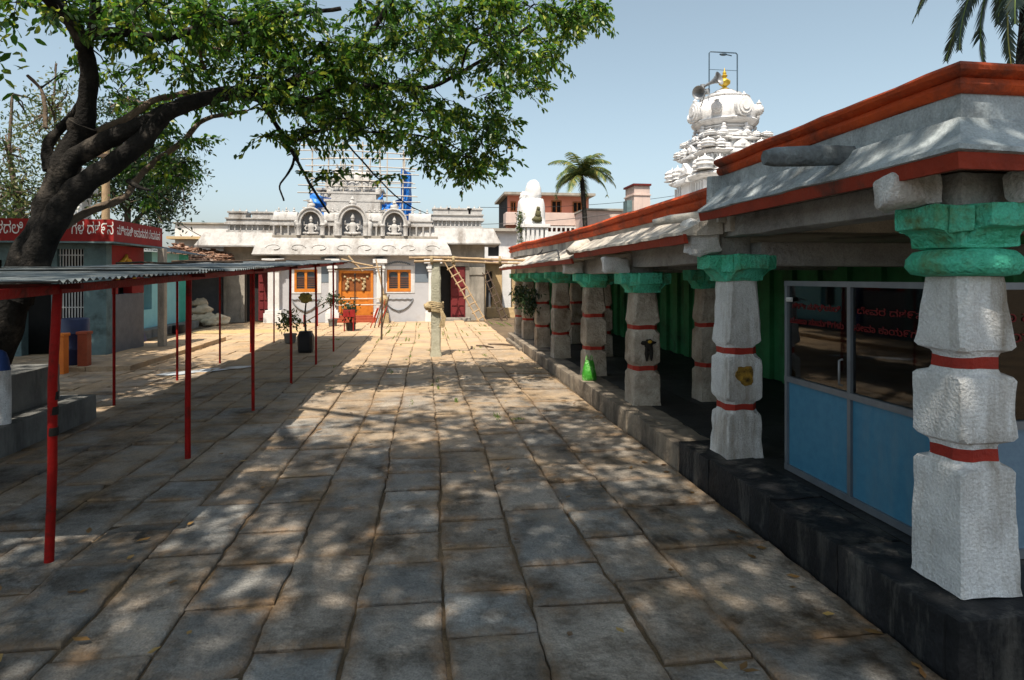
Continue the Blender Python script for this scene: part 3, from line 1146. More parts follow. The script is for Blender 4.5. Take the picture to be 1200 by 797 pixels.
# black hanging ornament on the third column
cx, cy, cz = 2.82, 7.56, 1.0
b = MB()
b.ball((cx, cy + .005, cz + .06), (.10, .028, .035), wob=.5)
b.ball((cx, cy, cz + .04), (.055, .03, .07), wob=.4)
b.ball((cx - .03, cy, cz - .06), (.026, .022, .10), wob=.4)
b.ball((cx + .03, cy, cz - .06), (.026, .022, .095), wob=.4)
orn = thing('hanging_charm', (cx, cy, cz - .16), 'small black charm with a yellow flower tied to a stone column', 'charm')
b.build('charm_body', M['blackpaint'], orn, smooth=60, merge=False)
b = MB()
b.ball((cx + .005, cy - .03, cz + .075), (.03, .012, .02))
b.build('flower', M['yellow'], orn, smooth=60)
# drying leaf garlands hung between the far columns
for k, (y, z, lab) in enumerate(((14.9, 1.25, 'bunch of dark drying leaves hung on a banded column, lower and nearer one'), (16.75, 1.45, 'bunch of dark drying leaves hung higher on a far banded column'))):
    rg_ = np.random.default_rng(k)
    cs = [(2.56 + rg_.normal() * .06, y + rg_.normal() * .22, z + rg_.normal() * .16) for _ in range(26)]
    o = leaves_mesh('leaf_bunch', cs, .2, 22, .07, .11, .04, M['leafdark'], seed=30 + k, droop=1.0)
    tag(o, lab, 'leaves')

# ================================================================== TIN CANOPY ON RED POSTS
can = thing('tin_canopy', (-3.6, 10.5, 0), 'low corrugated tin canopy on two rows of thin red posts', 'canopy')


def canz(x, y):
    return 1.882 + .0348 * (y - 4.5) - .004 * (-2.4 - x)


for k in range(6):
    y = 4.5 + 2.33 * k
    x = -2.5 + .03 * k
    lean = .05 if k == 0 else rnd.uniform(-.02, .02)
    b = MB()
    zt = canz(-2.45, y) - .045
    b.tube([(x - .005, y, -.02), (x + lean * .3 + rnd.uniform(-.012, .012), y + .01, zt * .33), (x + lean * .6 + rnd.uniform(-.012, .012), y - .008, zt * .66), (x + lean, y, zt)], .029 if k < 2 else .023, 12)
    o = b.build('post', M['post'], can, smooth=60)
    if k == 0:
        b = MB()
        for zc in (.84, .98, 1.08):
            b.lathe([(.0297, 0), (.0299, .02), (.0297, .055)], (x + .022, y, zc), 12)
        b.build('chipped_paint', M['blackpaint'], o, smooth=60)
for k in range(5):
    y = 9.85 + 2.2 * k
    x = -4.6 + .05 * k
    b = MB()
    b.tube([(x, y, -.02), (x, y, canz(x, y) - .05)], .021, 10)
    b.build('post', M['post'], can, smooth=60)
for (xx, dz) in ((-2.45, -.042), (-4.6, -.045)):
    b = MB()
    n = 12
    for i in range(n):
        ya, yb = 3.9 + 14.9 * i / n, 3.9 + 14.9 * (i + 1) / n
        if xx < -4 and ya < 6:
            continue
        za, zb = canz(xx, ya) + dz, canz(xx, yb) + dz
        rs = []
        for y, z in ((ya, za), (yb, zb)):
            rs.append([(xx - .02, y, z - .05), (xx + .02, y, z - .05), (xx + .02, y, z + .01), (xx - .02, y, z + .01)])
        b.rings(rs)
    b.build('long_beam', M['post'] if xx > -3 else M['postdark'], can)
for k in range(7):
    b = MB()
    y = 4.5 + 2.33 * k
    za, zb = canz(-2.3, y) - .03, canz(-4.75, y) - .03
    b.rings([[(x, y - .018, z - .03), (x, y + .018, z - .03), (x, y + .018, z + .003), (x, y - .018, z + .003)] for x, z in ((-2.3, za), (-5.0, zb))])
    b.build('rafter', M['postdark'], can)
cr = random.Random(11)
y = 4.0
k = 0
while y < 18.6:
    w = .80
    b = MB()
    nx, ny = 5, 64
    x0, x1 = -2.17 + cr.uniform(-.06, .05), -4.88 + cr.uniform(-.1, .1)
    off = .004 + .005 * (k % 2) + cr.uniform(0, .004)
    tilt = cr.uniform(-.008, .008)
    vs = []
    for j in range(ny + 1):
        yy = y + (w + .07) * j / ny
        for i in range(nx + 1):
            x = x0 + (x1 - x0) * i / nx
            vs.append((x, yy, canz(x, yy) + off + tilt * (j / ny - .5) * 2 + .0105 * math.sin(2 * math.pi * yy / .085) + .006 * noise.noise(Vector((x, yy, 0)))))
    fs = [(j * (nx + 1) + i, j * (nx + 1) + i + 1, (j + 1) * (nx + 1) + i + 1, (j + 1) * (nx + 1) + i) for j in range(ny) for i in range(nx)]
    b.add(vs, fs)
    b.build('roof_sheet', M['tin'], can, smooth=70)
    y += w
    k += 1
# sticks and rags lying on the tin roof
for k, (xa, ya, xb, yb, r_) in enumerate(((-4.7, 12.2, -3.1, 14.2, .022), (-4.5, 9.7, -3.3, 11.7, .018), (-3.6, 15.4, -2.6, 17.3, .02))):
    b = MB()
    n = 6
    pts = [(xa + (xb - xa) * t / n, ya + (yb - ya) * t / n, max(canz(xa + (xb - xa) * t / n, ya + (yb - ya) * t / n), 0) + .03 + r_ + .012 * math.sin(t * 2)) for t in range(n + 1)]
    b.tube(pts, [r_ * (1 - .06 * t) for t in range(n + 1)], 7)
    tag(b.build('stick', M['darkwood'], smooth=60), ['long dark stick lying across the middle of the tin roof', 'thin dark stick lying on the nearer half of the tin roof', 'short dark stick lying near the far end of the tin roof'][k], 'stick')

# ================================================================== TREE PLATFORM, STONES, DRUMS
pl = thing('tree_platform', (-6.2, 7.2, 0), 'two-tier grey cement platform around the foot of the big tree', 'platform')
b = MB()
b.box((-8.6, 4.6, -.03), (-4.42, 9.0, .32))
b.build('lower_step', M['planter'], pl, bevel=.015, rough=.008, sub=3, smooth=40)
b = MB()
b.box((-8.5, 4.7, .322), (-4.72, 8.72, .78))
b.build('upper_wall', M['planter'], pl, bevel=.02, rough=.010, sub=3, smooth=40)
b = MB()
sx, sy = -4.56, 7.32
rs = []
for z, w, d in ((.32, .10, .08), (.6, .105, .08), (.9, .10, .075), (1.02, .085, .065), (1.09, .06, .05), (1.12, .02, .02)):
    rs.append([(sx + w * math.cos(2 * math.pi * i / 16), sy + d * math.sin(2 * math.pi * i / 16), z) for i in range(16)])
b.rings(rs, 0, True, [0, 0, 1, 1, 1])
tag(b.build('standing_stone', [M['lime'], M['bluestone']], rough=.01, rscale=6, smooth=50), 'rounded standing stone with blue top and whitewashed body by the tree platform', 'stone')

# ================================================================== THE BIG TREE
tree = thing('shade_tree', P(-24, 440, 9.0), 'big leaning tree with dark trunk whose leafy limbs reach over the courtyard', 'tree')
LIMBS = []


def limb(pts, r0, r1, y0=None, mi=0):
    """pts: (px, py, depth Y)"""
    ps = [P(*p) if len(p) == 3 and not isinstance(p, Vector) else Vector(p) for p in pts]
    return limb_w(ps, r0, r1, mi)


def limb_w(ps, r0, r1, mi=0):
    # smooth by Catmull-Rom
    out = []
    n = len(ps)
    for i in range(n - 1):
        p0, p1, p2, p3 = ps[max(i - 1, 0)], ps[i], ps[i + 1], ps[min(i + 2, n - 1)]
        for t in np.linspace(0, 1, 6)[:-1]:
            out.append(.5 * ((2 * p1) + (p2 - p0) * t + (2 * p0 - 5 * p1 + 4 * p2 - p3) * t * t + (3 * p1 - p0 - 3 * p2 + p3) * t ** 3))
    out.append(ps[-1])
    m = len(out)
    rad = [r0 + (r1 - r0) * (i / (m - 1)) ** .85 for i in range(m)]
    rad = [q * .80 for q in rad]
    LIMBS.append((out, rad, mi))
    return out


TY = 9.0
limb([(-26, 455, TY), (-8, 400, TY), (14, 350, TY), (34, 305, TY), (52, 265, TY), (66, 225, TY), (82, 185, TY), (98, 145, 8.9)], .36, .20)
limb([(98, 148, 8.9), (104, 105, 8.8), (101, 60, 8.6), (82, 25, 8.3), (55, -5, 8.0), (20, -60, 7.4)], .155, .09)
limb([(100, 62, 8.6), (110, 20, 8.4), (118, -40, 8.0), (150, -140, 7.2)], .085, .05)
limb([(20, 350, TY - .05), (36, 322, TY - .05), (50, 285, 8.85), (70, 248, 8.75), (100, 215, 8.7), (140, 188, 8.7), (168, 165, 8.7), (188, 140, 8.75), (215, 124, 8.8), (262, 112, 9.0), (300, 112, 9.2)], .24, .10)
limb([(64, 235, TY), (85, 190, 8.9), (125, 165, 8.8), (160, 150, 8.8), (195, 132, 8.9), (228, 118, 9.1), (270, 108, 9.4), (320, 108, 9.6), (345, 95, 9.6), (382, 86, 9.6)], .17, .085)
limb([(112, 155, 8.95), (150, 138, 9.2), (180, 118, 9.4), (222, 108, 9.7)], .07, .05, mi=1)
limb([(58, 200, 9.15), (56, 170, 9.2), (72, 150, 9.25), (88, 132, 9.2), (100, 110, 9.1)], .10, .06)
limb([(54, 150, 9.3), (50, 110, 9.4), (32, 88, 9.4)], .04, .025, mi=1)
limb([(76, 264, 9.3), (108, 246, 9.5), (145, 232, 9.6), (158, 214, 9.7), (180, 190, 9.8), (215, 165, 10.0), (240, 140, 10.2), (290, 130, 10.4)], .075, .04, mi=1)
limb([(150, 212, 8.75), (163, 220, 8.7), (176, 224, 8.7)], .05, .02)
limb([(300, 112, 9.4), (318, 138, 9.5), (332, 160, 9.5), (346, 184, 9.5), (366, 220, 9.6), (386, 250, 9.7)], .055, .018)
limb([(346, 184, 9.5), (340, 200, 9.5), (328, 218, 9.5), (333, 236, 9.5)], .028, .014)
limb([(100, 40, 8.5), (140, 38, 8.4), (190, 44, 8.4), (250, 30, 8.6), (320, 20, 8.8), (400, 10, 9.0)], .085, .035)
limb([(300, 112, 9.3), (350, 120, 9.6), (400, 105, 9.8), (450, 100, 10.0), (500, 103, 10.2), (540, 85, 10.2), (580, 60, 10.2), (620, 30, 10.1)], .085, .025)
limb([(382, 86, 9.6), (420, 55, 9.4), (450, 15, 9.2), (480, -40, 8.8), (520, -130, 8.0)], .07, .035)
limb([(340, 168, 9.5), (380, 152, 9.8), (420, 155, 10.2), (470, 156, 10.5), (520, 166, 10.7), (560, 190, 10.8)], .035, .012)
limb([(400, 160, 10.0), (430, 195, 10.4), (470, 235, 10.8), (500, 250, 11.0)], .022, .008)
limb([(540, 85, 10.2), (548, 55, 10.1), (565, 50, 10.0), (590, 70, 10.0), (610, 85, 10.0)], .03, .01)
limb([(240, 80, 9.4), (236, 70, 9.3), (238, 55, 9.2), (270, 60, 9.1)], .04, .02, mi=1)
# limbs over and behind the camera (above the picture)
limb_w([Vector((-4.9, 8.6, 6.2)), Vector((-4.6, 6.5, 7.9)), Vector((-3.8, 4.0, 9.0)), Vector((-3.0, 1.0, 9.6)), Vector((-2.4, -3.0, 9.8)), Vector((-2.0, -7.0, 9.4))], .17, .05)
limb_w([Vector((-4.4, 5.8, 8.2)), Vector((-2.2, 3.6, 9.2)), Vector((.2, 1.0, 9.8)), Vector((2.0, -1.6, 9.8)), Vector((2.8, -4.5, 9.4))], .11, .04)
limb_w([Vector((-3.9, 4.3, 8.9)), Vector((-5.6, 1.6, 9.6)), Vector((-7.2, -1.6, 9.8)), Vector((-7.8, -5.0, 9.4))], .10, .04)
SK = []
for pts, rad, mi in LIMBS:
    for p, r_ in zip(pts, rad):
        if r_ < .13:
            SK.append((p, r_))

trg = random.Random(99)
CL = []       # (center, size)
# crown seen in the picture: soft regions in view, each at its own depth range
REG = [  # px, py, rx, ry, Y0, Y1, count
    (575, 195, 40, 16, 9.8, 11.2, 9), (640, 70, 40, 30, 9.6, 11, 12), (690, 8, 22, 12, 9.8, 10.6, 7), (480, 108, 105, 66, 9.0, 11.5, 120), (400, 95, 90, 62, 8.8, 11.0, 100), (330, 70, 80, 60, 8.5, 10.5, 75), (290, 25, 80, 40, 8.2, 10.0, 50),
    (200, 25, 80, 35, 8.0, 9.6, 34), (140, 10, 80, 25, 7.8, 9.4, 22), (600, 60, 70, 50, 9.2, 11.0, 62), (550, 20, 80, 40, 8.8, 10.6, 60), (660, 12, 42, 22, 9.4, 10.8, 20), (400, 30, 120, 40, 8.4, 10.2, 75),
    (565, 150, 42, 40, 9.8, 11.2, 30), (520, 180, 50, 28, 9.8, 11.2, 16), (345, 150, 50, 24, 9.2, 10.2, 9), (220, 90, 60, 40, 9.2, 10.4, 16), (140, 75, 50, 35, 9.2, 10.4, 8), (60, 10, 50, 15, 8, 9.2, 5), (30, 8, 25, 12, 8.4, 9.4, 4),
    (200, 150, 60, 40, 9.8, 10.8, 12), (180, 200, 50, 40, 10, 11, 12), (380, 205, 14, 10, 9.6, 10, 3), (445, 205, 18, 10, 10.4, 10.9, 2)]
for (a, b_, rx, ry, ya, yb, n) in REG:
    for _ in range(int(n * (.43 if n > 45 else .72))):
        t = trg.uniform(0, 6.28)
        q = trg.random() ** .6
        CL.append((P(a + rx * q * math.cos(t), b_ + ry * q * math.sin(t), trg.uniform(ya, yb)), trg.uniform(.7, 1.2)))
NV = len(CL)
# the rest of the crown above the picture
def above(x, y, z):
    d = x * sY + y * cY
    return d < .3 or (HOR - (z - CAM_Z) * F / d) < -55


n = 0
while n < 700:
    x, y = trg.uniform(-11, 4.4), trg.uniform(-10.0, 6.5)
    if ((x + 3.0) / 7.4) ** 2 + ((y + 2.0) / 8.2) ** 2 > 1:
        continue
    z = trg.uniform(8.4, 11.6) - .02 * ((x + 3) ** 2)
    gx, gy = x + .2 * z, y + .5 * z
    keep = 1.0 if gy < 4.2 else .62 if gy < 6.5 else .42 if gy < 8.5 else .13
    if gx > 0.6 and gy < 7.5:
        keep = max(keep, .95)
    if gx > -.2 and gy < 5.0:
        keep = 1.0
    if gx > 2.3 and gy < 6.0:
        keep = 1.0
    if trg.random() > keep or not above(x, y, z):
        continue
    CL.append((Vector((x, y, z)), trg.uniform(.8, 1.3)))
    n += 1
for _ in range(360):
    x, y, z = trg.uniform(-12.5, -6.4), trg.uniform(6.5, 13.5), trg.uniform(5.2, 8.2)
    if FX(-40, y) > x:
        CL.append((Vector((x, y, z)), trg.uniform(.8, 1.3)))
# twigs: every clump hangs on the nearest limb point
tw = MB()
SKa = np.array([p for p, r_ in SK])
nodes = [Vector(p) for p, r_ in SK]
NA = list(SKa)
order = sorted(range(len(CL)), key=lambda i: np.min(np.linalg.norm(SKa - np.array(CL[i][0]), axis=1)))
arr = np.zeros((len(SKa) + len(CL) * 3, 3))
arr[:len(SKa)] = SKa
cnt = len(SKa)
for i in order:
    c = CL[i][0]
    d = np.linalg.norm(arr[:cnt] - np.array(c), axis=1)
    k = int(d.argmin())
    p = Vector(arr[k])
    if d[k] < .05:
        continue
    m1 = p.lerp(c, .45) + Vector((trg.uniform(-.1, .1), trg.uniform(-.1, .1), trg.uniform(.0, .12))) * min(1, d[k])
    r_ = min(.030, .008 + .010 * d[k])
    tw.tube([p, m1, c], [r_, r_ * .7, .004], 5)
    for q in (m1, c):
        arr[cnt] = q
        cnt += 1
tws = MB()
lm = MB()
for pts, rad, mi in LIMBS:
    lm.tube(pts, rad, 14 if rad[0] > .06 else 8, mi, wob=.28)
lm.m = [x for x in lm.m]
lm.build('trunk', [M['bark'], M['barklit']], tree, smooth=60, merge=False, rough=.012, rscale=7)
tw.build('branches', M['bark'], tree, smooth=60, merge=False)
ca = np.array([c for c, s_ in CL])
szz = np.array([s_ for c, s_ in CL])
SP, SD = [], []
spr = random.Random(31)
for c, s_ in CL[:NV]:
    for q in range(4):
        az = spr.uniform(0, 6.28)
        d = Vector((math.cos(az), math.sin(az), spr.uniform(-.75, .55)))
        ln = spr.uniform(.22, .46) * s_
        p = Vector(c)
        for t in range(5):
            p = p + d * ln / 5
            d.z -= .12
            SP.append(tuple(p))
            SD.append(tuple(d.normalized()))
        tws.tube([c, Vector(c).lerp(p, .5) + Vector((0, 0, .02)), p], [.007, .005, .002], 4)
tws.build('twigs', M['bark'], tree, smooth=60, merge=False)
va = leaves_mesh('crown', SP, .9, 4, (.028, .028, .022), .112, .048, M['leaf'], tree, seed=4, droop=.30, dirs=SD)
vb = leaves_mesh('crown', ca[NV:], 1.1, 105, (.34, .34, .24), .19, .10, M['leaf'], tree, seed=5, droop=.4, sizes=szz[NV:])

# ================================================================== TEMPLE AT THE END OF THE COURTYARD
TYF = 27.0
X27 = lambda px: FX(px, TYF)
Z27 = lambda py, px=415: FZ(py, FX(px, TYF), TYF)
tem = thing('temple', (X27(413), TYF, 0), 'long cream temple front with sculpted parapet, orange middle door and two red side doors', 'temple')
GB = 0.04
# main wall with openings
dX0, dX1, dZ1 = X27(397), X27(437.5), Z27(317)
wl = (X27(345), X27(372), Z27(342), Z27(316))
wr = (X27(453.5), X27(481.5), Z27(342), Z27(316))
xm0, xm1 = X27(328), X27(513)
zc0 = Z27(300)
b = MB()
b.wall(('y', TYF), xm0, xm1, -.05, zc0 + .2, .35, [(dX0, dX1, -.06, dZ1), (wl[0], wl[1], wl[2], wl[3]), (wr[0], wr[1], wr[2], wr[3])])
wallm = b.build('front_wall', M['templewall'], tem)
# grey upper band either side of the openings
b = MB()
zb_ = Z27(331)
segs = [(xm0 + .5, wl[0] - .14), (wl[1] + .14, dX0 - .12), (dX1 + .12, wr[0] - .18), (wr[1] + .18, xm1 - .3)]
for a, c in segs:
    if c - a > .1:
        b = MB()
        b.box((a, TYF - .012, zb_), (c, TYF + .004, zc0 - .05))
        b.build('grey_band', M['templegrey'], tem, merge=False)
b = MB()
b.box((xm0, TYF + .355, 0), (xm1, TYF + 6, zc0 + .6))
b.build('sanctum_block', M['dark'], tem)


def temple_window(w, side):
    x0, x1, z0, z1 = w
    f = MB()
    f.wall(('y', TYF - .03), x0, x1, z0, z1, .16, [(x0 + .09, (x0 + x1) / 2 - .05, z0 + .14, z1 - .09), ((x0 + x1) / 2 + .05, x1 - .09, z0 + .14, z1 - .09)])
    fr = f.build('window', M['orange'], tem)
    for k in range(2):
        a = x0 + .09 if k == 0 else (x0 + x1) / 2 + .05
        c = (x0 + x1) / 2 - .05 if k == 0 else x1 - .09
        g_ = MB()
        g_.box((a, TYF + .02, z0 + .14), (c, TYF + .03, z1 - .09))
        g_.build('pane', mat('window_dark_' + side + str(k), (.05, .07, .09), (.03, .04, .05), 5, .2, 0, spec=.6), fr)
        g_ = MB()
        # arched head and small bars
        n = 10
        mid, hw = (a + c) / 2, (c - a) / 2
        arc = [(mid - hw * math.cos(math.pi * i / n), TYF - .02, z1 - .09 - hw * .75 + hw * .75 * math.sin(math.pi * i / n)) for i in range(n + 1)]
        g_.rings([[(x, y, z) for x, y, z in arc] + [(c, TYF - .02, z1 - .085), (a, TYF - .02, z1 - .085)], [(x, y + .03, z) for x, y, z in arc] + [(c, TYF + .01, z1 - .085), (a, TYF + .01, z1 - .085)]])
        for i in range(1, 7):
            z = z0 + .14 + (z1 - z0 - .4) * i / 7
            g_.box((a, TYF - .01, z), (c, TYF + .0, z + .018))
        g_.build('arched_sash', M['brownwood'], fr, merge=False)
    s_ = MB()
    s_.wall(('y', TYF - .022), x0 - .16, x1 + .16, z0 - .06, z1 + .16, .03, [(x0, x1, z0, z1)])
    s_.build('surround', M['white'], fr)


temple_window(wl, 'a')
temple_window(wr, 'b')
# plaster festoon under and over the right window, and its brown outline twin below the left one
for k, w in enumerate((wl, wr)):
    cx = (w[0] + w[1]) / 2
    hw = (w[1] - w[0]) * .60
    b = MB()
    zt = w[2] - .30
    n = 24
    b.tube([(cx - hw + 2 * hw * i / n, TYF - .02, zt - .03 * abs(math.sin(math.pi * 5 * i / n))) for i in range(n + 1)], .028, 6)
    b.tube([(cx - hw * math.cos(math.pi * i / n), TYF - .02, zt - .02 - .48 * math.sin(math.pi * i / n) ** 1.6) for i in range(n + 1)], [.02 + .02 * math.sin(math.pi * i / n) for i in range(n + 1)], 6)
    b.ball((cx, TYF - .02, zt - .53), (.12, .03, .05))
    b.build('plaster_swag', M['niche'], tem, smooth=60, merge=False)
    b = MB()
    b.tube([(cx - hw * .8 + 1.6 * hw * i / n, TYF - .01, w[3] + .23 + .10 * math.sin(math.pi * i / n) + .02 * math.sin(i * 2.6)) for i in range(n + 1)], .03, 6)
    b.build('plaster_crest', M['templegrey'], tem, smooth=60)
# door
f = MB()
f.wall(('y', TYF - .03), dX0, dX1, 0, dZ1, .2, [(dX0 + .11, dX1 - .11, -.01, dZ1 - .12)])
door = f.build('door', M['orange'], tem)
zu = Z27(341)
b = MB()
b.box((dX0 + .112, TYF + .05, zu), (dX1 - .112, TYF + .1, dZ1 - .122))
b.build('upper_panel', M['brownwood'], door)
b = MB()
mid = (dX0 + dX1) / 2
for a, c in ((dX0 + .112, mid - .006), (mid + .006, dX1 - .112)):
    b.box((a, TYF + .05, .1), (c, TYF + .09, zu - .02))
    for z0, z1 in ((.25, .8), (.9, zu - .12)):
        b.box((a + .12, TYF + .035, z0), (c - .12, TYF + .052, z1))
b.build('door_leaf', M['orange'], door, merge=False)
b = MB()
for i in range(9):
    x = dX0 + .25 + (dX1 - dX0 - .5) * i / 8
    b.ball((x, TYF + .02, dZ1 - .28 - .10 * math.sin(math.pi * i / 8) - .06 * (i % 2)), (.055, .03, .05), wob=.4)
for x in (dX0 + .35, dX1 - .40):
    for k in range(4):
        b.ball((x + .03 * (-1) ** k, TYF + .0, dZ1 - .5 - .10 * k), (.06, .03, .07), wob=.4)
b.build('flower_garland', M['rope'], door, smooth=60, merge=False)
b = MB()
for z, r_ in ((.98, .025), (.72, .025)):
    b.tube([(dX0 - .1, TYF - .35, z), (dX1 + .5, TYF - .35, z + .02)], r_, 7)
b.build('barrier_bar', M['palebamboo'], tem, smooth=60, merge=False)
b = MB()
for i in range(3):
    b.box((dX0 - .2, TYF - .55 + .16 * i, -.03), (dX1 + .2, TYF - .02, .10 + .085 * i))
b.build('door_step', M['rusty'], tem, bevel=.012, merge=False)
# pilasters on pedestals
b = MB()
for px_, w in ((322, .30), (390.5, .20), (446, .20), (507.5, .26)):
    x = X27(px_)
    b2 = MB()
    b2.box((x - w - .08, TYF - .34, -.03), (x + w + .08, TYF - .002, .40))
    b2.box((x - w - .03, TYF - .30, .401), (x + w + .03, TYF - .003, .52))
    b2.box((x - w * .75, TYF - .24, .521), (x + w * .75, TYF - .004, 2.15))
    b2.box((x - w * .9, TYF - .27, 2.151), (x + w * .9, TYF - .005, 2.26))
    b2.box((x - w * 1.1, TYF - .30, 2.261), (x + w * 1.1, TYF - .006, 2.36))
    b2.box((x - w * .9, TYF - .28, 2.361), (x + w * .9, TYF - .007, 2.5))
    b2.box((x - w * 1.5, TYF - .34, 2.501), (x + w * 1.5, TYF - .008, 2.68))
    b2.build('pilaster', M['white'], tem, bevel=.012, merge=False)


def kapota(x0, x1, y, z0, z1, out, m, name='cornice', scroll=True):
    """overhanging rounded cornice with scroll relief on it"""
    b = MB()
    h = z1 - z0
    b.sweep([(x0, y + 2.4), (x0, y), (x1, y), (x1, y + 2.4)], [(-.25, z0 + .03), (out, z0), (out + .02, z0 + .05), (out, z0 + .09), (out * .82, z0 + h * .45), (out * .5, z0 + h * .75), (out * .2, z0 + h * .93), (0, z1), (-.25, z1)])
    o = b.build(name, m, tem, smooth=40, rough=.006, sub=1)
    if scroll:
        n = int((x1 - x0) / .85)
        for i in range(n):
            b = MB()
            cx = x0 + (x1 - x0) * (i + .5) / n
            s_ = 1 if i % 2 else -1
            pts = []
            for t in np.linspace(0, 1, 12):
                a = t * math.pi * 1.5
                r_ = .34 * (1 - .5 * t)
                px_ = cx + s_ * (r_ * math.cos(a))
                zz = z0 + h * .42 + r_ * .45 * math.sin(a)
                k = (zz - z0) / h
                yy = y - out * (1 - max(0, (k - .1)) ** 1.5) - .005
                pts.append((px_, yy, zz))
            b.tube(pts, .028, 6)
            b.build('scroll_relief', m, o, smooth=60, merge=False)
    return o


zk0, zk1 = Z27(300), Z27(279)
kapota(X27(310), X27(518), TYF, zk0, zk1, .40, M['cream'])
b = MB()
b.box((X27(319), TYF - .02, zk1), (X27(513), TYF + 2, zk1 + .10))
b.build('cornice_ledge', M['concrete'], tem, bevel=.01)


def shrinelet(b, cx, y, z, w, h, d=.5):
    """little barrel-roofed parapet shrine: pillars, ledge, domed roof, finials"""
    for k in range(4):
        x = cx - w * .42 + w * .84 * k / 3
        b.lathe([(.045, 0), (.035, h * .12), (.05, h * .30), (.06, h * .34)], (x, y - .06, z), 8)
    b.box((cx - w * .44, y + .04, z), (cx + w * .44, y + d, z + h * .34))
    b.box((cx - w * .56, y - .12, z + h * .34), (cx + w * .56, y + d, z + h * .42))
    b.box((cx - w * .50, y - .06, z + h * .42), (cx + w * .50, y + d, z + h * .52))
    b.box((cx - w * .54, y - .10, z + h * .52), (cx + w * .54, y + d, z + h * .57))
    n = 10
    ring = []
    for sx in (-w * .46, w * .46):
        ring.append([(cx + sx, y + d * .5 - d * .55 * math.cos(math.pi * i / n), z + h * .57 + h * .27 * math.sin(math.pi * i / n)) for i in range(n + 1)])
    b.rings(ring)
    for k in range(3):
        b.lathe([(.05, 0), (.07, .05), (.025, .10), (.045, .14), (.005, .22)], (cx - w * .3 + w * .3 * k, y + d * .5, z + h * .83), 8)


def deity(c, h, m, par, seed, name='seated_figure'):
    """seated stucco figure as one body"""
    x, y, z = c
    b = MB()
    b.ball((x, y, z + .08 * h), (.34 * h, .13 * h, .09 * h), n=14, m=8, wob=.2)
    b.lathe([(.20 * h, .05 * h), (.15 * h, .18 * h), (.17 * h, .40 * h), (.20 * h, .52 * h), (.12 * h, .60 * h), (.06 * h, .63 * h), (.05 * h, .66 * h)], (x, y, z), 12, sy=.6)
    b.ball((x, y - .01, z + .74 * h), (.085 * h, .085 * h, .10 * h))
    b.lathe([(.10 * h, 0), (.11 * h, .03 * h), (.08 * h, .10 * h), (.04 * h, .20 * h), (.01 * h, .26 * h)], (x, y, z + .80 * h), 10)
    for s_ in (-1, 1):
        b.tube([(x + s_ * .19 * h, y, z + .50 * h), (x + s_ * .30 * h, y - .03, z + .36 * h), (x + s_ * .22 * h, y - .12 * h, z + .24 * h)], [.055 * h, .045 * h, .035 * h], 7)
        b.tube([(x + s_ * .18 * h, y, z + .52 * h), (x + s_ * .36 * h, y, z + .52 * h), (x + s_ * .34 * h, y - .03, z + .70 * h)], [.05 * h, .04 * h, .03 * h], 7)
        b.tube([(x + s_ * .08 * h, y, z + .10 * h), (x + s_ * .34 * h, y - .08 * h, z + .10 * h), (x + s_ * .05 * h, y - .16 * h, z + .06 * h)], [.08 * h, .07 * h, .045 * h], 7)
    return b.build(name, m, par, smooth=60, merge=False, rough=.008, rscale=9)


def kudu(cx, y, z, w, h, big):
    """arched niche with a stucco figure"""
    r_ = w * .5
    n = 18
    b = MB()
    outer, inner = [], []
    for i in range(n + 1):
        a = math.pi * i / n
        outer.append((cx - r_ * 1.28 * math.cos(a), z + h * .45 + (h * .52) * math.sin(a)))
        inner.append((cx - r_ * .92 * math.cos(a), z + h * .45 + (h * .38) * math.sin(a)))
    outer = [(cx - r_ * 1.28, z)] + outer + [(cx + r_ * 1.28, z)]
    inner = [(cx - r_ * .92, z)] + inner + [(cx + r_ * .92, z)]
    rs = []
    for (a, az), (c, cz) in zip(outer, inner):
        rs.append([(a, y - .16, az), (a, y + .25, az), (c, y + .25, cz), (c, y - .16, cz)])
    b.rings(rs)
    # second raised rim and flame crest
    b.tube([(a * .86 + c * .14, y - .17, az * .86 + cz * .14) for (a, az), (c, cz) in zip(outer, inner)], .045, 7)
    zt = z + h * .97
    b.ball((cx, y - .05, zt + .06), (.17, .12, .15), wob=.5)
    b.lathe([(.06, 0), (.09, .06), (.02, .2)], (cx, y - .05, zt + .18), 8)
    for s_ in (-1, 1):
        b.ball((cx + s_ * r_ * 1.35, y - .1, z + h * .42), (.12, .1, .14), wob=.5)
        b.lathe([(.10, 0), (.08, .1), (.09, h * .3), (.13, h * .36), (.10, h * .42)], (cx + s_ * r_ * 1.15, y - .14, z), 8)
    nb = b.build('arched_niche', M['cream'], tem, smooth=45, merge=False, rough=.008, rscale=8)
    b = MB()
    bk = [(c, y + .12, cz) for c, cz in inner]
    b.rings([bk, [(x, y + .2, zz) for x, y, zz in bk]])
    b.build('niche_back', M['niche'], nb)
    deity((cx, y - .02, z + .02), h * .66, M['cream'], nb, cx)


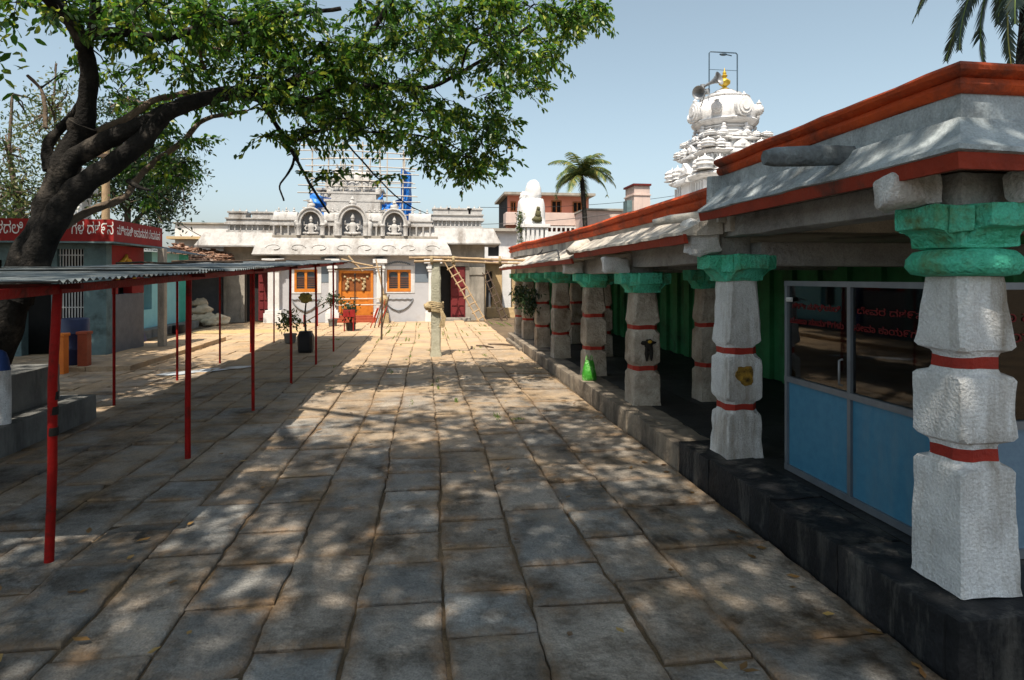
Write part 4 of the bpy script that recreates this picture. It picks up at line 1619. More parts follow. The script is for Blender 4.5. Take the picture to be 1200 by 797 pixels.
zp = zk1 + .10
yp = TYF + .12
b = MB()
b.box((X27(324), yp + .26, zp), (X27(508), yp + 1.2, zp + .55))
b.build('parapet_wall', M['niche'], tem)
for px_, w, h, big in ((364, .86, 1.22, 0), (413, .98, 1.36, 1), (462, .86, 1.22, 0)):
    kudu(X27(px_), yp, zp, w, h, big)
for px_ in (333, 388, 438, 492):
    b = MB()
    shrinelet(b, X27(px_), yp + .06, zp, 1.05 if px_ in (333, 492) else .74, 1.22)
    b.build('parapet_shrine', M['cream'], tem, bevel=.006, merge=False, smooth=40)
for px_ in (394, 433):
    b = MB()
    x = X27(px_)
    b.tube([(x, yp - .1, zp), (x, yp - .1, zp + .25), (x + .02, yp - .1, zp + .55), (x, yp - .1, zp + .62)], [.10, .09, .12, .05], 8)
    b.ball((x, yp - .1, zp + .70), .085)
    b.lathe([(.07, 0), (.05, .1), (.01, .16)], (x, yp - .1, zp + .76), 8)
    b.build('attendant_figure', M['cream'], tem, smooth=60, merge=False, rough=.01, rscale=9)
# stepped pediment behind the middle niche
b = MB()
x = X27(413)
for k, (w, z0, z1) in enumerate(((1.62, .55, 1.08), (1.75, 1.08, 1.16), (1.45, 1.16, 1.52), (1.62, 1.52, 1.62), (1.22, 1.62, 1.86), (1.42, 1.86, 1.95))):
    b.box((x - w * .78, yp + .35 - .02 * (k % 2), zp + z0), (x + w * .78, yp + 1.3, zp + z1))
for s_ in (-1, 1):
    b.ball((x + s_ * 1.02, yp + .6, zp + 2.0), (.12, .1, .17), wob=.4)
b.build('pediment', M['cream'], tem, bevel=.015, merge=False)

# side wings
YW = TYF + .55


def wing(pa, pb, k0, k1, pp0, pp1, jl, name):
    zc_, zt_ = FZ(k0, X27((pa + pb) / 2), YW), FZ(k1, X27((pa + pb) / 2), YW)
    xa, xb = FX(pa, YW), FX(pb, YW)
    b = MB()
    b.sweep([(xa, YW + 2), (xa, YW - .25), (xb, YW - .25), (xb, YW + 2)], [(-.3, zc_ + .02), (.32, zc_), (.33, zc_ + .06), (.30, zc_ + .10), (0.02, zt_), (-.3, zt_)])
    b.build('wing_eave', M['cream'], tem, smooth=40, rough=.008, sub=1)
    zz = zt_
    xs0, xs1 = FX(pp0, YW), FX(pp1, YW)
    b = MB()
    b.box((xs0, YW + .10, zz), (xs1, YW + 1, zz + .12))
    b.box((xs0 + .06, YW + .18, zz + .12), (xs1 - .06, YW + 1, zz + .36))
    n = 12
    for i in range(n):
        x = xs0 + .12 + (xs1 - xs0 - .24) * i / (n - 1)
        b.lathe([(.035, 0), (.03, .1), (.05, .22)], (x, YW + .12, zz + .12), 6)
    b.box((xs0 - .06, YW + .02, zz + .36), (xs1 + .06, YW + 1, zz + .46))
    b.box((xs0, YW + .10, zz + .46), (xs1, YW + 1, zz + .60))
    b.box((xs0 - .04, YW + .05, zz + .60), (xs1 + .04, YW + 1, zz + .66))
    for cx, w in ((xs0 + .45, .7), (xs0 + (xs1 - xs0) * .55, 1.0), (xs1 - .35, .6)):
        b.box((cx - w / 2, YW + .1, zz + .66), (cx + w / 2, YW + .9, zz + .86))
        b.box((cx - w / 2 - .05, YW + .06, zz + .86), (cx + w / 2 + .05, YW + .9, zz + .93))
        for q in range(3):
            b.lathe([(.05, 0), (.06, .05), (.02, .1), (.008, .17)], (cx - w * .4 + w * .4 * q, YW + .5, zz + .93), 6)
    b.build('wing_parapet', M['cream'], tem, bevel=.008, merge=False)
    return zc_


zcl = wing(243, 338, 290, 273, 264, 345, 0, 'a')
zcr = wing(497, 577, 287, 268, 505, 566, 1, 'b')
# left wing wall, doorway and jambs
xl0, xl1 = FX(262, YW), FX(331, YW)
dl = (FX(287, YW), FX(317, YW), -.06, FZ(318, -7, YW))
b = MB()
b.wall(('y', YW), xl0, xl1, -.05, zcl + .05, .3, [dl])
b.build('wing_wall', M['concrete'], tem)
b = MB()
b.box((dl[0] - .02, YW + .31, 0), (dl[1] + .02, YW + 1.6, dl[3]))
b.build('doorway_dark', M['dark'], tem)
b = MB()
b.wall(('y', YW - .05), dl[0] - .16, dl[1] + .14, -.04, dl[3] + .14, .12, [(dl[0], dl[1], -.05, dl[3])])
b.build('door_frame', M['concrete'], tem)


def red_leaf(x0, x1, z0, z1, y, ang):
    b = MB()
    b.box((x0, y, z0), (x1, y + .05, z1))
    w = x1 - x0
    for r_ in range(5):
        za = z0 + .1 + (z1 - z0 - .15) * r_ / 5
        zb = za + (z1 - z0 - .15) / 5 - .07
        for c_ in range(2):
            b.box((x0 + .05 + (w - .05) * c_ / 2, y - .035, za), (x0 + (w - .05) * (c_ + 1) / 2, y + .001, zb))
    return b.build('red_door_leaf', M['maroon'], tem, bevel=.006, merge=False)


mid = dl[0] + (dl[1] - dl[0]) * .52
red_leaf(mid, dl[1] - .01, .05, dl[3] - .03, YW + .02, 0)
# right wing wall
xr0, xr1 = FX(513, YW), FX(548, YW)
dr = (FX(513.5, YW), FX(545.5, YW), -.06, FZ(312, 1, YW))
b = MB()
b.wall(('y', YW), xr0 - .3, FX(568, YW), -.05, zcr + .05, .3, [dr])
b.build('wing_wall', M['concrete'], tem)
b = MB()
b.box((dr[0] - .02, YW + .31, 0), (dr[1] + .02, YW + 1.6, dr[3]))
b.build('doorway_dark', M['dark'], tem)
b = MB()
b.wall(('y', YW - .04), dr[0] - .1, dr[1] + .12, dr[3], dr[3] + .16, .1)
b.build('door_lintel', M['concrete'], tem)
mid = dr[0] + (dr[1] - dr[0]) * .46
red_leaf(mid, dr[1] - .01, .12, dr[3] - .03, YW + .02, 0)
b = MB()
b.box((dr[0] - .1, YW - .5, -.03), (dr[1] + .2, YW - .002, .11))
b.build('threshold', M['concrete'], tem, bevel=.015)
for pa, pb in ((551, 567),):
    b = MB()
    b.box((FX(pa, YW), YW - .12, -.03), (FX(pb, YW), YW - .003, 2.0))
    b.box((FX(pa, YW) - .04, YW - .16, 2.003), (FX(pb, YW) + .04, YW - .004, 2.35))
    b.build('wing_pillar', M['concrete'], tem, bevel=.012, merge=False)
b = MB()
b.wall(('y', YW + .02), FX(205, YW), FX(262, YW), FZ(288, -9, YW), FZ(262, -9, YW), .4)
tw_ = thing('side_house', (FX(233, 30), 30, 0), 'stained white flat-roofed house wall with an ochre ledge, left of the temple', 'house')
b = MB()
xa, xb = FX(205, 30), FX(268, 30)
b.box((xa, 30, 0), (xb, 34, FZ(263, xa, 30)))
b.build('wall', M['white'], tw_)
b = MB()
b.box((xa - .05, 29.9, FZ(262.5, xa, 30)), (xb, 34, FZ(260.5, xa, 30)))
b.build('roof_edge', M['concrete'], tw_)
b = MB()
b.box((xa - .1, 29.3, FZ(281, xa, 30)), (xa + 2.2, 29.99, FZ(278, xa, 30)))
b.build('ledge', M['ochre'], tw_)

# scaffolded temple tower behind
YT = 34.0
TX = FX(413, YT)
tow = thing('temple_tower', (TX, YT, 0), 'stepped grey stucco gateway tower half hidden by scaffolding behind the temple', 'tower')
tiers = [(2.2, 0, 5.0), (2.4, 5.0, 5.15), (1.9, 5.15, 5.75), (2.1, 5.75, 5.87), (1.5, 5.87, 6.4), (1.72, 6.4, 6.52), (1.15, 6.52, 6.95), (1.32, 6.95, 7.04)]
for w, z0, z1 in tiers:
    b = MB()
    b.box((TX - w, YT - w * .7, z0), (TX + w, YT + w * .7, z1))
    if z1 - z0 > .3 and z0 > 1:
        for i in range(7):
            x = TX - w * .9 + w * 1.8 * i / 6
            b.lathe([(.10, 0), (.12, .15), (.07, .3), (.10, (z1 - z0) * .8), (.02, (z1 - z0))], (x, YT - w * .7 - .06, z0), 7)
            b.ball((x + .12, YT - w * .7 - .05, z0 + (z1 - z0) * .55), (.12, .1, .15), wob=.5, n=7, m=5)
    b.build('tier', M['cream'], tow, merge=False, rough=.03, rscale=3, sub=0)
b = MB()
n = 12
rs = []
for sx in (-.95, -.9, .9, .95):
    k = .85 if abs(sx) > .92 else 1
    rs.append([(TX + sx, YT - .6 * k * math.cos(math.pi * i / n), 7.04 + .55 * k * math.sin(math.pi * i / n)) for i in range(n + 1)])
b.rings(rs)
for k in range(5):
    b.lathe([(.08, 0), (.13, .1), (.05, .2), (.08, .28), (.01, .45)], (TX - .8 + .4 * k, YT, 7.56), 8)
b.build('barrel_roof', M['cream'], tow, merge=False, smooth=40)
for k, (px_, py_, sc) in enumerate(((413, 214, .9), (400, 222, .6), (427, 222, .6), (386, 232, .5), (441, 232, .5))):
    deity((FX(px_, YT - 1.6), YT - 1.65, FZ(py_, TX, YT - 1.6) - .5), sc, M['cream'], tow, k, 'stucco_figure')
scf = thing('scaffold', (TX, YT - 2.3, 0), 'airy bamboo scaffold of pale poles wrapped round the tower', 'scaffold')
sr = random.Random(3)
ysc = YT - 2.1
for px_ in (366, 384, 402, 424, 447, 471):
    for yy in (ysc, YT + 2.0):
        x = FX(px_, ysc)
        b = MB()
        b.tube([(x, yy, 0), (x + sr.uniform(-.06, .06), yy, 5), (x + sr.uniform(-.1, .1), yy, 8.4 + sr.uniform(-.5, .8))], .04, 6)
        b.build('upright_pole', M['palebamboo'], scf, smooth=60)
for k, z in enumerate(np.arange(5.0, 8.9, .36)):
    b = MB()
    x0, x1 = FX(360, ysc), FX(480, ysc)
    b.tube([(x0 - sr.uniform(0, .5), ysc - .05, z + sr.uniform(-.08, .08)), (TX, ysc - .05, z + sr.uniform(-.06, .06)), (x1 + sr.uniform(0, .6), ysc - .05, z + sr.uniform(-.08, .08))], .028, 6)
    b.build('cross_pole', M['palebamboo'], scf, smooth=60)
    if k % 2 == 0:
        b = MB()
        b.tube([(x0 - .2, YT + 2.05, z + .1), (x1 + .2, YT + 2.05, z + .16)], .028, 6)
        b.build('cross_pole', M['palebamboo'], scf, smooth=60)


def tarp(name, pa, pb, y, tops, bots, label, seed):
    nx, nz = 26, 16
    fr, bk = [], []
    for j in range(nz + 1):
        for i in range(nx + 1):
            t, q = i / nx, j / nz
            px_ = pa + (pb - pa) * t
            x = FX(px_, y)
            ta = tops[0] + (tops[1] - tops[0]) * t + (tops[2] if len(tops) > 2 else 0) * math.sin(math.pi * t)
            ba = bots[0] + (bots[1] - bots[0]) * t
            z = FZ(ta + (ba - ta) * q, x, y)
            yy = y + .14 * math.sin(t * 9 + q * 5 + seed) + .12 * noise.noise(Vector((t * 5, q * 6, seed)))
            fr.append((x + .05 * noise.noise(Vector((t * 3, q * 3, seed + 5))), yy, z))
    b = MB()
    fs = [(j * (nx + 1) + i, j * (nx + 1) + i + 1, (j + 1) * (nx + 1) + i + 1, (j + 1) * (nx + 1) + i) for j in range(nz) for i in range(nx)]
    b.add(fr, fs)
    return tag(b.build(name, M['bluetarp'], smooth=70), label, 'tarpaulin')


tarp('tarpaulin', 363, 398, ysc - .12, (222, 230, 5), (254, 254), 'crumpled blue tarpaulin sagging on the near side of the scaffold, left of the middle gable', 1)
tarp('tarpaulin', 418, 449, ysc - .10, (240, 226, 6), (244, 246), 'slanting strip of blue tarpaulin just right of the middle gable', 2)
tarp('tarpaulin', 470, 482, ysc + .22, (196, 204), (262, 262), 'tall narrow blue tarpaulin hung down the right scaffold pole', 3)
tarp('tarpaulin', 444, 470, ysc + .35, (236, 232, 4), (250, 250), 'low dark blue tarpaulin fold between the slanting strip and the tall one', 4)

# ================================================================== COURTYARD FURNITURE
# stone pillar with bamboo
sp = thing('stone_pillar', (.22, 15.0, 0), 'pale greenish square stone post with straw rope tied round its middle', 'pillar')
b = MB()
rs = []
for z in np.linspace(-.05, 2.28, 24):
    w = .115 + (.02 if z < .12 else 0) - (.012 if z > 1.9 else 0)
    rs.append(oct_ring(.22, 15.0, w, .03, z, .004, 9.0, .014))
b.rings(rs)
pb = b.build('shaft', M['palestone'], sp, smooth=40)
b = MB()
for k in range(7):
    z = 1.08 + .035 * k
    pts = []
    for i in range(17):
        a = 2 * math.pi * i / 16
        pts.append((.22 + .18 * math.cos(a), 15.0 + .18 * math.sin(a), z + .02 * math.sin(a * 2 + k)))
    b.tube(pts, .020, 6)
for k in range(10):
    t = k * .7
    b.tube([(.33 + .02 * math.sin(t), 14.84, 1.15), (.40 + .05 * math.sin(t * 2), 14.80, .95), (.36 + .06 * math.cos(t), 14.81, .72 + .03 * math.sin(t))], .014, 5)
b.ball((.02, 14.86, 1.20), (.09, .07, .09), wob=.6)
b.build('rope', M['rope'], sp, smooth=60, merge=False)
for k, (xa, za, xb, zb, y, r_, lab) in enumerate(((-.42, 2.36, 2.9, 2.33, 14.95, .031, 'upper bamboo pole running from the stone post to the pavilion eave'), (-.30, 2.275, 2.65, 2.255, 14.86, .026, 'lower thinner bamboo pole tied under the one on the stone post'))):
    b = MB()
    n = 30
    pts, rad = [], []
    for i in range(n + 1):
        t = i / n
        pts.append((xa + (xb - xa) * t, y, za + (zb - za) * t + .02 * math.sin(t * 6)))
        rad.append(r_ * (1.28 if i % 5 == 0 else 1) * (1 - .15 * t))
    b.tube(pts, rad, 8)
    tag(b.build('bamboo_pole', M['bamboo'], smooth=60), lab, 'pole')
b = MB()
for k in range(3):
    x = (.1, .62, 1.75)[k]
    for q in range(3):
        b.tube([(x + .02 * q + .05 * math.cos(2 * math.pi * i / 10) * .2, 14.91 + .09 * math.cos(2 * math.pi * i / 10), 2.31 + .10 * math.sin(2 * math.pi * i / 10)) for i in range(11)], .012, 5)
tag(b.build('rope_lashing', M['rope'], smooth=60, merge=False), 'straw lashings that bind the two bamboo poles together', 'rope')


# ladders
def ladder(p0, p1, w, nr, m, label, wob=0):
    p0, p1 = Vector(p0), Vector(p1)
    root = thing('ladder', p0, label, 'ladder')
    for s_ in (-1, 1):
        b = MB()
        o = Vector((s_ * w * .40, s_ * w * .25, s_ * w * .22))
        b.tube([p0 + o, p0.lerp(p1, .5) + o + Vector((.01, 0, .02)), p1 + o], [.034, .03, .026], 7)
        b.build('rail', m, root, smooth=60)
    for k in range(nr):
        c = p0.lerp(p1, (k + .6) / nr)
        b = MB()
        o = Vector((w * .58, w * .36, w * .30))
        b.tube([c - o, c + o], .034, 6)
        b.build('rung', m, root, smooth=60)


ladder((FX(566, 25.9), 25.9, -.02), (FX(522, 26.4), 26.4, FZ(302, .8, 26.4)), .30, 9, M['bamboo'], 'rough bamboo ladder leaning left against the temple wing roof', 1)
ladder((FX(592, 26.6), 26.6, -.02), (FX(568, 27.2), 27.2, FZ(318, 2.5, 27.2)), .26, 7, M['darkwood'], 'dark wooden ladder leaning beside the grey pillar of the temple wing', 1)
# shadow-casting roof stubs are the wing eaves themselves; leaning pole by the door
b = MB()
b.tube([(FX(456, 26.0), 26.0, 0), (FX(449, 26.1), 26.1, 1.3), (FX(440.5, 26.3), 26.3, FZ(304, -2, 26.3))], [.04, .036, .03], 8)
tag(b.build('leaning_pole', M['bamboo'], smooth=60), 'long bare bamboo pole leaning against the temple wall beside the orange door', 'pole')

# black bin with stick plant
bx, by = -3.03, 16.1
bn = thing('flower_stand', (bx, by, 0), 'black tapered bin holding a stick topped with a dry flower head', 'stand')
b = MB()
b.rings([[(bx + w * c_[0], by + w * c_[1], z) for c_ in ((1, .7), (.7, 1), (-.7, 1), (-1, .7), (-1, -.7), (-.7, -1), (.7, -1), (1, -.7))] for w, z in ((.15, 0), (.17, .06), (.185, .42), (.15, .50), (.155, .54))])
b.build('bin', M['black'], bn, bevel=.01)
b = MB()
b.tube([(bx, by, .5), (bx - .02, by, .95), (bx + .01, by, 1.3)], [.03, .022, .018], 7)
b.build('stick', M['darkwood'], bn, smooth=60)
b = MB()
b.ball((bx + .01, by, 1.38), (.15, .13, .12), wob=.7, n=14, m=9)
b.build('flower_head', mat('dry_flower_head', (.35, .27, .06), (.12, .12, .04), 25, .9, .6), bn, smooth=60)

# potted plants and iron tridents by the door
def pot_plant(px, y, h, label, seed, m='leafdark', pot='orangepot'):
    x = FX(px, y)
    r_ = thing('potted_plant', (x, y, 0), label, 'plant')
    b = MB()
    b.lathe([(.10, 0), (.15, .02), (.17, .22), (.19, .24), (.19, .28), (.15, .28), (.14, .24)], (x, y, 0), 14)
    b.build('pot', M['planter' if seed % 2 else 'black'], r_, smooth=45)
    b = MB()
    b.tube([(x, y, .2), (x + .03, y, h * .6), (x, y, h * .9)], [.03, .022, .012], 6)
    b.build('stem', M['bark'], r_, smooth=60)
    rg_ = np.random.default_rng(seed)
    cs = [(x + rg_.normal() * .12, y + rg_.normal() * .12, h * .72 + rg_.normal() * h * .14) for _ in range(20)]
    leaves_mesh('foliage', cs, .4, 14, (.07, .07, .09), .13, .05, M[m], r_, seed=seed, droop=.6)


pot_plant(390, 24.6, 1.45, 'bushy dark potted plant standing left of the orange door', 1)
pot_plant(411, 22.5, .95, 'low drooping dark plant in a pot before the middle of the orange door', 2)
pot_plant(340, 18.4, .9, 'small scraggly potted plant tied to a post under the far end of the canopy', 3, 'leafdry')
b = MB()
x, y = FX(414, 22.2), 22.2
b.box((x - .36, y, .5), (x + .05, y + .2, .75))
b.box((x - .33, y + .02, 0), (x - .29, y + .06, .5))
b.box((x - .02, y + .02, 0), (x + .02, y + .06, .5))
tag(b.build('donation_box', M['signred'], bevel=.012, merge=False), 'small red box on legs before the orange door', 'box')
b = MB()
x, y = FX(416, 23.0), 23.0
b.tube([(x, y, -.02), (x, y, 2.0)], .022, 7)
b.tube([(x - .12, y, 1.15), (x + .12, y, 1.15)], .02, 6)
b.ball((x, y, 2.0), .035)
tag(b.build('iron_staff', M['black'], smooth=60, merge=False), 'thin black iron staff with a short crossbar standing before the orange door', 'staff')
# bundle of red and white cloth flags with sticks, right of the door
fb = thing('flag_bundle', (FX(442, 23.6), 23.6, 0), 'bundle of red cloth flags and sticks propped up right of the orange door', 'flags')
for k in range(4):
    b = MB()
    x, y = FX(436 + 4.5 * k, 23.6), 23.6 + .05 * k
    b.tube([(x - .06, y, 0), (x + .20, y, .75 + .16 * k)], .022, 6)
    b.build('stick', M['rusty' if k % 2 == 0 else 'darkwood'], fb, smooth=60)
for k in range(3):
    x, y = FX(437 + 4.5 * k, 23.5), 23.5
    b = MB()
    vs = []
    for j in range(7):
        for i in range(5):
            vs.append((x + .10 * i / 4 + .22 * j / 6 - .05, y - .03 + .03 * math.sin(i * 2.1 + j), .1 + .6 * j / 6 + .04 * i))
    b.add(vs, [(j * 5 + i, j * 5 + i + 1, j * 5 + i + 6, j * 5 + i + 5) for j in range(6) for i in range(4)])
    b.build('cloth', M['orangepot'] if k != 1 else M['white'], fb, smooth=70)
# straw-wrapped knot on the leaning pole and small water pot
b = MB()
x, y = FX(450, 25.9), 25.9
b.lathe([(.09, 0), (.17, .06), (.19, .18), (.12, .30), (.09, .34), (.12, .38)], (x, y, .82), 14)
b.tube([(x + .02, y - .02, .4), (x, y, .84)], .03, 6)
b.box((x - .22, y - .15, -.02), (x + .2, y + .2, .42))
tag(b.build('straw_basket', M['rope'], rough=.02, smooth=60, merge=False), 'straw basket on a low block by the leaning bamboo pole', 'basket')
# light poles' railing before the left window
rl = thing('handrail', (FX(375, 24.5), 24.5, 0), 'slanting red handrail beside the left temple window', 'railing')
x0, x1 = FX(356, 24.5), FX(388, 24.5)
for x, h in ((x0, .45), ((x0 + x1) / 2, .75), (x1, 1.05)):
    b = MB()
    b.tube([(x, 24.5, -.02), (x, 24.5, h)], .022, 6)
    b.build('upright', M['post'], rl, smooth=60)
for dz in (0, -.3):
    b = MB()
    b.tube([(x0, 24.5, .45 + dz), (x1, 24.5, 1.05 + dz)], .022, 6)
    b.build('rail', M['darkwood'], rl, smooth=60)
# short dark sticks lying in the sun
for k, (px_, py_, ln, an) in enumerate(((552, 408, .5, 1.5), (568, 407, .7, 2.2), (588, 405, .9, 2.5))):
    d = 1.9 * 720 / (py_ - 325)
    u = (px_ - 600) / F
    x, y = d * (sY + u * cY), d * (cY - u * sY)
    b = MB()
    b.tube([(x - math.cos(an) * ln / 2, y - math.sin(an) * ln / 2, .02), (x + .03, y, .035), (x + math.cos(an) * ln / 2, y + math.sin(an) * ln / 2, .02)], [.02, .024, .015], 6, wob=.3)
    tag(b.build('dry_branch', M['darkwood'], smooth=60), ['short dark branch on the sunlit slabs, first one right of the stone post', 'middle dark branch on the sunlit slabs beside the stone post', 'longest dark branch on the sunlit slabs, next to the pavilion plinth'][k], 'branch')

# ================================================================== RED SIGN BUILDING ON THE LEFT
XS = -6.92
sh = thing('sign_building', (-10.4, 15.6, 0), 'low grey-green hall with a bright red signboard band round its flat roof', 'building')
b = MB()
b.sweep([(-15, 14.8), (XS, 14.8), (XS, 17.35), (-15, 17.35)], [(0, 2.70), (0, 3.19), (-.12, 3.19), (-.12, 2.70)])
fas = b.build('sign_band', M['signred'], sh)
b = MB()
b.sweep([(-15, 14.8), (XS, 14.8), (XS, 17.35), (-15, 17.35)], [(.012, 2.66), (.012, 2.698), (-.12, 2.698), (-.12, 2.66)])
b.build('band_edge', M['tealwall'], sh)
b = MB()
b.box((-15, 14.93, 2.71), (XS - .13, 17.2, 2.9))
b.build('roof', M['concrete'], sh)
xw = FX(124.5, 15.3)
gl0, gl1 = FX(66.5, 15.3), FX(98, 15.3)
b = MB()
b.wall(('y', 15.3), -15, xw, -.02, 2.66, .25, [(gl0, gl1, .9, 2.55), (FX(25, 15.3), FX(60, 15.3), -.03, 2.3), (FX(-60, 15.3), FX(2, 15.3), .9, 2.3)])
b.build('wall', M['tealwall'], sh)
b = MB()
b.box((-15, 16.6, 0), (xw - .3, 16.7, 2.6))
b.build('inner_wall', M['dark'], sh)
b = MB()
for i in range(9):
    x = gl0 + (gl1 - gl0) * (i + .5) / 9
    b.tube([(x, 15.38, .9), (x, 15.38, 2.55)], .012, 6)
for z in (1.2, 1.6, 2.0, 2.4):
    b.box((gl0, 15.375, z), (gl1, 15.385, z + .02))
b.build('window_grille', M['white'], sh, merge=False)
# red corner wall with yellow scalloped arch, grey tile wall below the canopy
ye = FX(0, 1) and 17.2
b = MB()
b.wall(('x', xw), 15.3 + .255, 17.2, 1.5, 2.66, -.2, [(15.85, 16.55, 1.49, 2.25)])
b.build('arch_wall', M['signred'], sh)
b = MB()
b.wall(('x', xw + .0), 15.3 + .255, 17.2, -.02, 1.49, -.2)
b.build('tile_wall', M['greytile'], sh)
b = MB()
b.box((xw - .5, 15.6, 1.5), (xw - .3, 17.1, 2.5))
b.build('alcove', M['dark'], sh)
b = MB()
n = 36
pts = []
for i in range(n + 1):
    a = math.pi * i / n
    k = 1 + .10 * abs(math.sin(a * 5.5)) + (.18 if i == n // 2 else 0)
    pts.append((xw + .015, 16.2 - .40 * k * math.cos(a), 1.85 + .46 * k * math.sin(a)))
b.tube(pts, .05, 6)
b.build('yellow_arch', M['yellow'], sh, smooth=60)
b = MB()
b.box((XS - .0, 17.05, -.02), (XS + .16, 17.25, 2.65))
b.build('corner_post', M['concrete'], sh, bevel=.01)
wt = FX(134, 14.8) - FX(88, 14.8)
lettering('lettering', "ಗಳ ದರ್ಶನ".replace("ರ್ಶ", "ಶ೯"), M['whiteletter'], fas, (FX(84, 14.8), 14.796, 2.86), (R(90), 0, 0), FX(133, 14.8) - FX(84, 14.8), .36)
lettering('lettering', "ಸ್ಥಳದಲಿ".replace("ಸ್ಥ", "ಸ"), M['whiteletter'], fas, (FX(-14, 14.8), 14.796, 2.86), (R(90), 0, 0), FX(27, 14.8) - FX(-14, 14.8), .36)
lettering('lettering', "ಲ", M['whiteletter'], fas, (FX(22, 14.8), 14.796, 2.77), (R(90), 0, 0), .12, .11)
lettering('lettering', "ಮಿೀನಾಕ್ಷಿ ಅಮನವರ ದೇವಸಾನ".replace("ಕ್ಷ", "ಕ"), M['whiteletter'], fas, (XS + .004, 14.95, 2.87), (R(90), 0, R(90)), 2.25, .28)
# drums by the grille
def oil_drum(px, y, h, r_, m, label):
    x = FX(px, y)
    b = MB()
    b.lathe([(r_ * .95, 0), (r_, .02), (r_, h * .32), (r_ * 1.04, h * .34), (r_, h * .36), (r_, h * .66), (r_ * 1.04, h * .68), (r_, h * .70), (r_, h - .02), (r_ * .93, h), (r_ * .9, h - .02), (r_ * .05, h - .02)], (x, y, .10), 22)
    tag(b.build('drum', m, smooth=50), label, 'drum')


oil_drum(87, 13.9, .95, .27, M['bluedrum'], 'dark blue plastic drum standing between the orange pillars')
for px_, y, m, lab in ((72, 13.2, 'orangeplastic', 'bright orange square stub pillar nearest the tree trunk'), (99, 13.6, 'rusty', 'dull orange-red square stub pillar right of the blue drum')):
    x = FX(px_, y)
    b = MB()
    b.box((x - .09, y - .09, -.02), (x + .09, y + .09, .74))
    b.box((x - .11, y - .11, .741), (x + .11, y + .11, .80))
    tag(b.build('stub_pillar', M[m], bevel=.012, merge=False), lab, 'pillar')
# raised stone terrace
b = MB()
tr = random.Random(6)
y = 13.4
while y < 19:
    x = -5.95
    ln = tr.uniform(.8, 1.3)
    while x > -12:
        w = tr.uniform(.6, .9)
        if not (x < -7.2 and y > 15.0):
            b.box((x - w + .006, y + .006, -.05), (x - .006, y + ln - .006, .11 + tr.uniform(-.01, .01)))
        x -= w
    y += ln
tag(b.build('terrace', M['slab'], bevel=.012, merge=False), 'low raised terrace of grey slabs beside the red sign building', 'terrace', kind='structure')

# blue house further along
XBH = -9.0
bh = thing('blue_house', (-11, 22, 0), 'light blue house with tall dark window under a rusty corrugated roof', 'house')
b = MB()
b.wall(('x', XBH), 18.6, 24.0, .25, 2.75, -.25, [(20.9, 21.75, .85, 2.75)])
b.build('wall', M['bluewall'], bh)
b = MB()
b.wall(('x', XBH), 24.0, 24.9, .25, 2.75, -.25)
b.build('side_wall', M['tealgreen'], bh)
b = MB()
b.wall(('y', 18.35), -14, XBH, .25, 2.75, .24)
b.build('front_wall', M['bluewall'], bh)
b = MB()
b.box((XBH - .5, 20.85, .8), (XBH - .3, 21.8, 2.74))
b.build('window', M['dark'], bh)
b = MB()
b.box((XBH - 4, 18.3, -.05), (XBH + .35, 25.0, .25))
b.build('plinth', M['planter'], bh, bevel=.02, rough=.02, sub=2)
b = MB()
vs = []
nx, ny = 6, 150
for j in range(ny + 1):
    for i in range(nx + 1):
        x = XBH + .55 - 4.6 * i / nx
        yy = 18.1 + 7.0 * j / ny
        vs.append((x, yy, 2.74 + .95 * i / nx + .02 * math.sin(yy * 2 * math.pi / .19)))
b.add(vs, [(j * (nx + 1) + i, j * (nx + 1) + i + 1, (j + 1) * (nx + 1) + i + 1, (j + 1) * (nx + 1) + i) for j in range(ny) for i in range(nx)])
b.build('roof', M['tin'], bh, smooth=70)
b = MB()
b.lathe([(.16, 0), (.2, .02), (.2, .26), (.17, .28)], (XBH + .62, 22.3, 0), 14)
tag(b.build('black_pot', M['black'], smooth=50), 'round black pot on the ground by the blue house wall', 'pot')
b = MB()
x, y = XBH + .15, 19.15
b.rings([[(x - .06, y - .02, .25), (x + .55, y + .04, .0), (x + .6, y + .5, .0), (x, y + .6, .25)], [(x - .1, y, 2.1), (x - .02, y + .02, 2.1), (x, y + .35, 2.1), (x - .1, y + .4, 2.1)]])
tag(b.build('leaning_board', M['bluedrum'], bevel=.01), 'dark navy board leaning against the corner of the blue house', 'board')
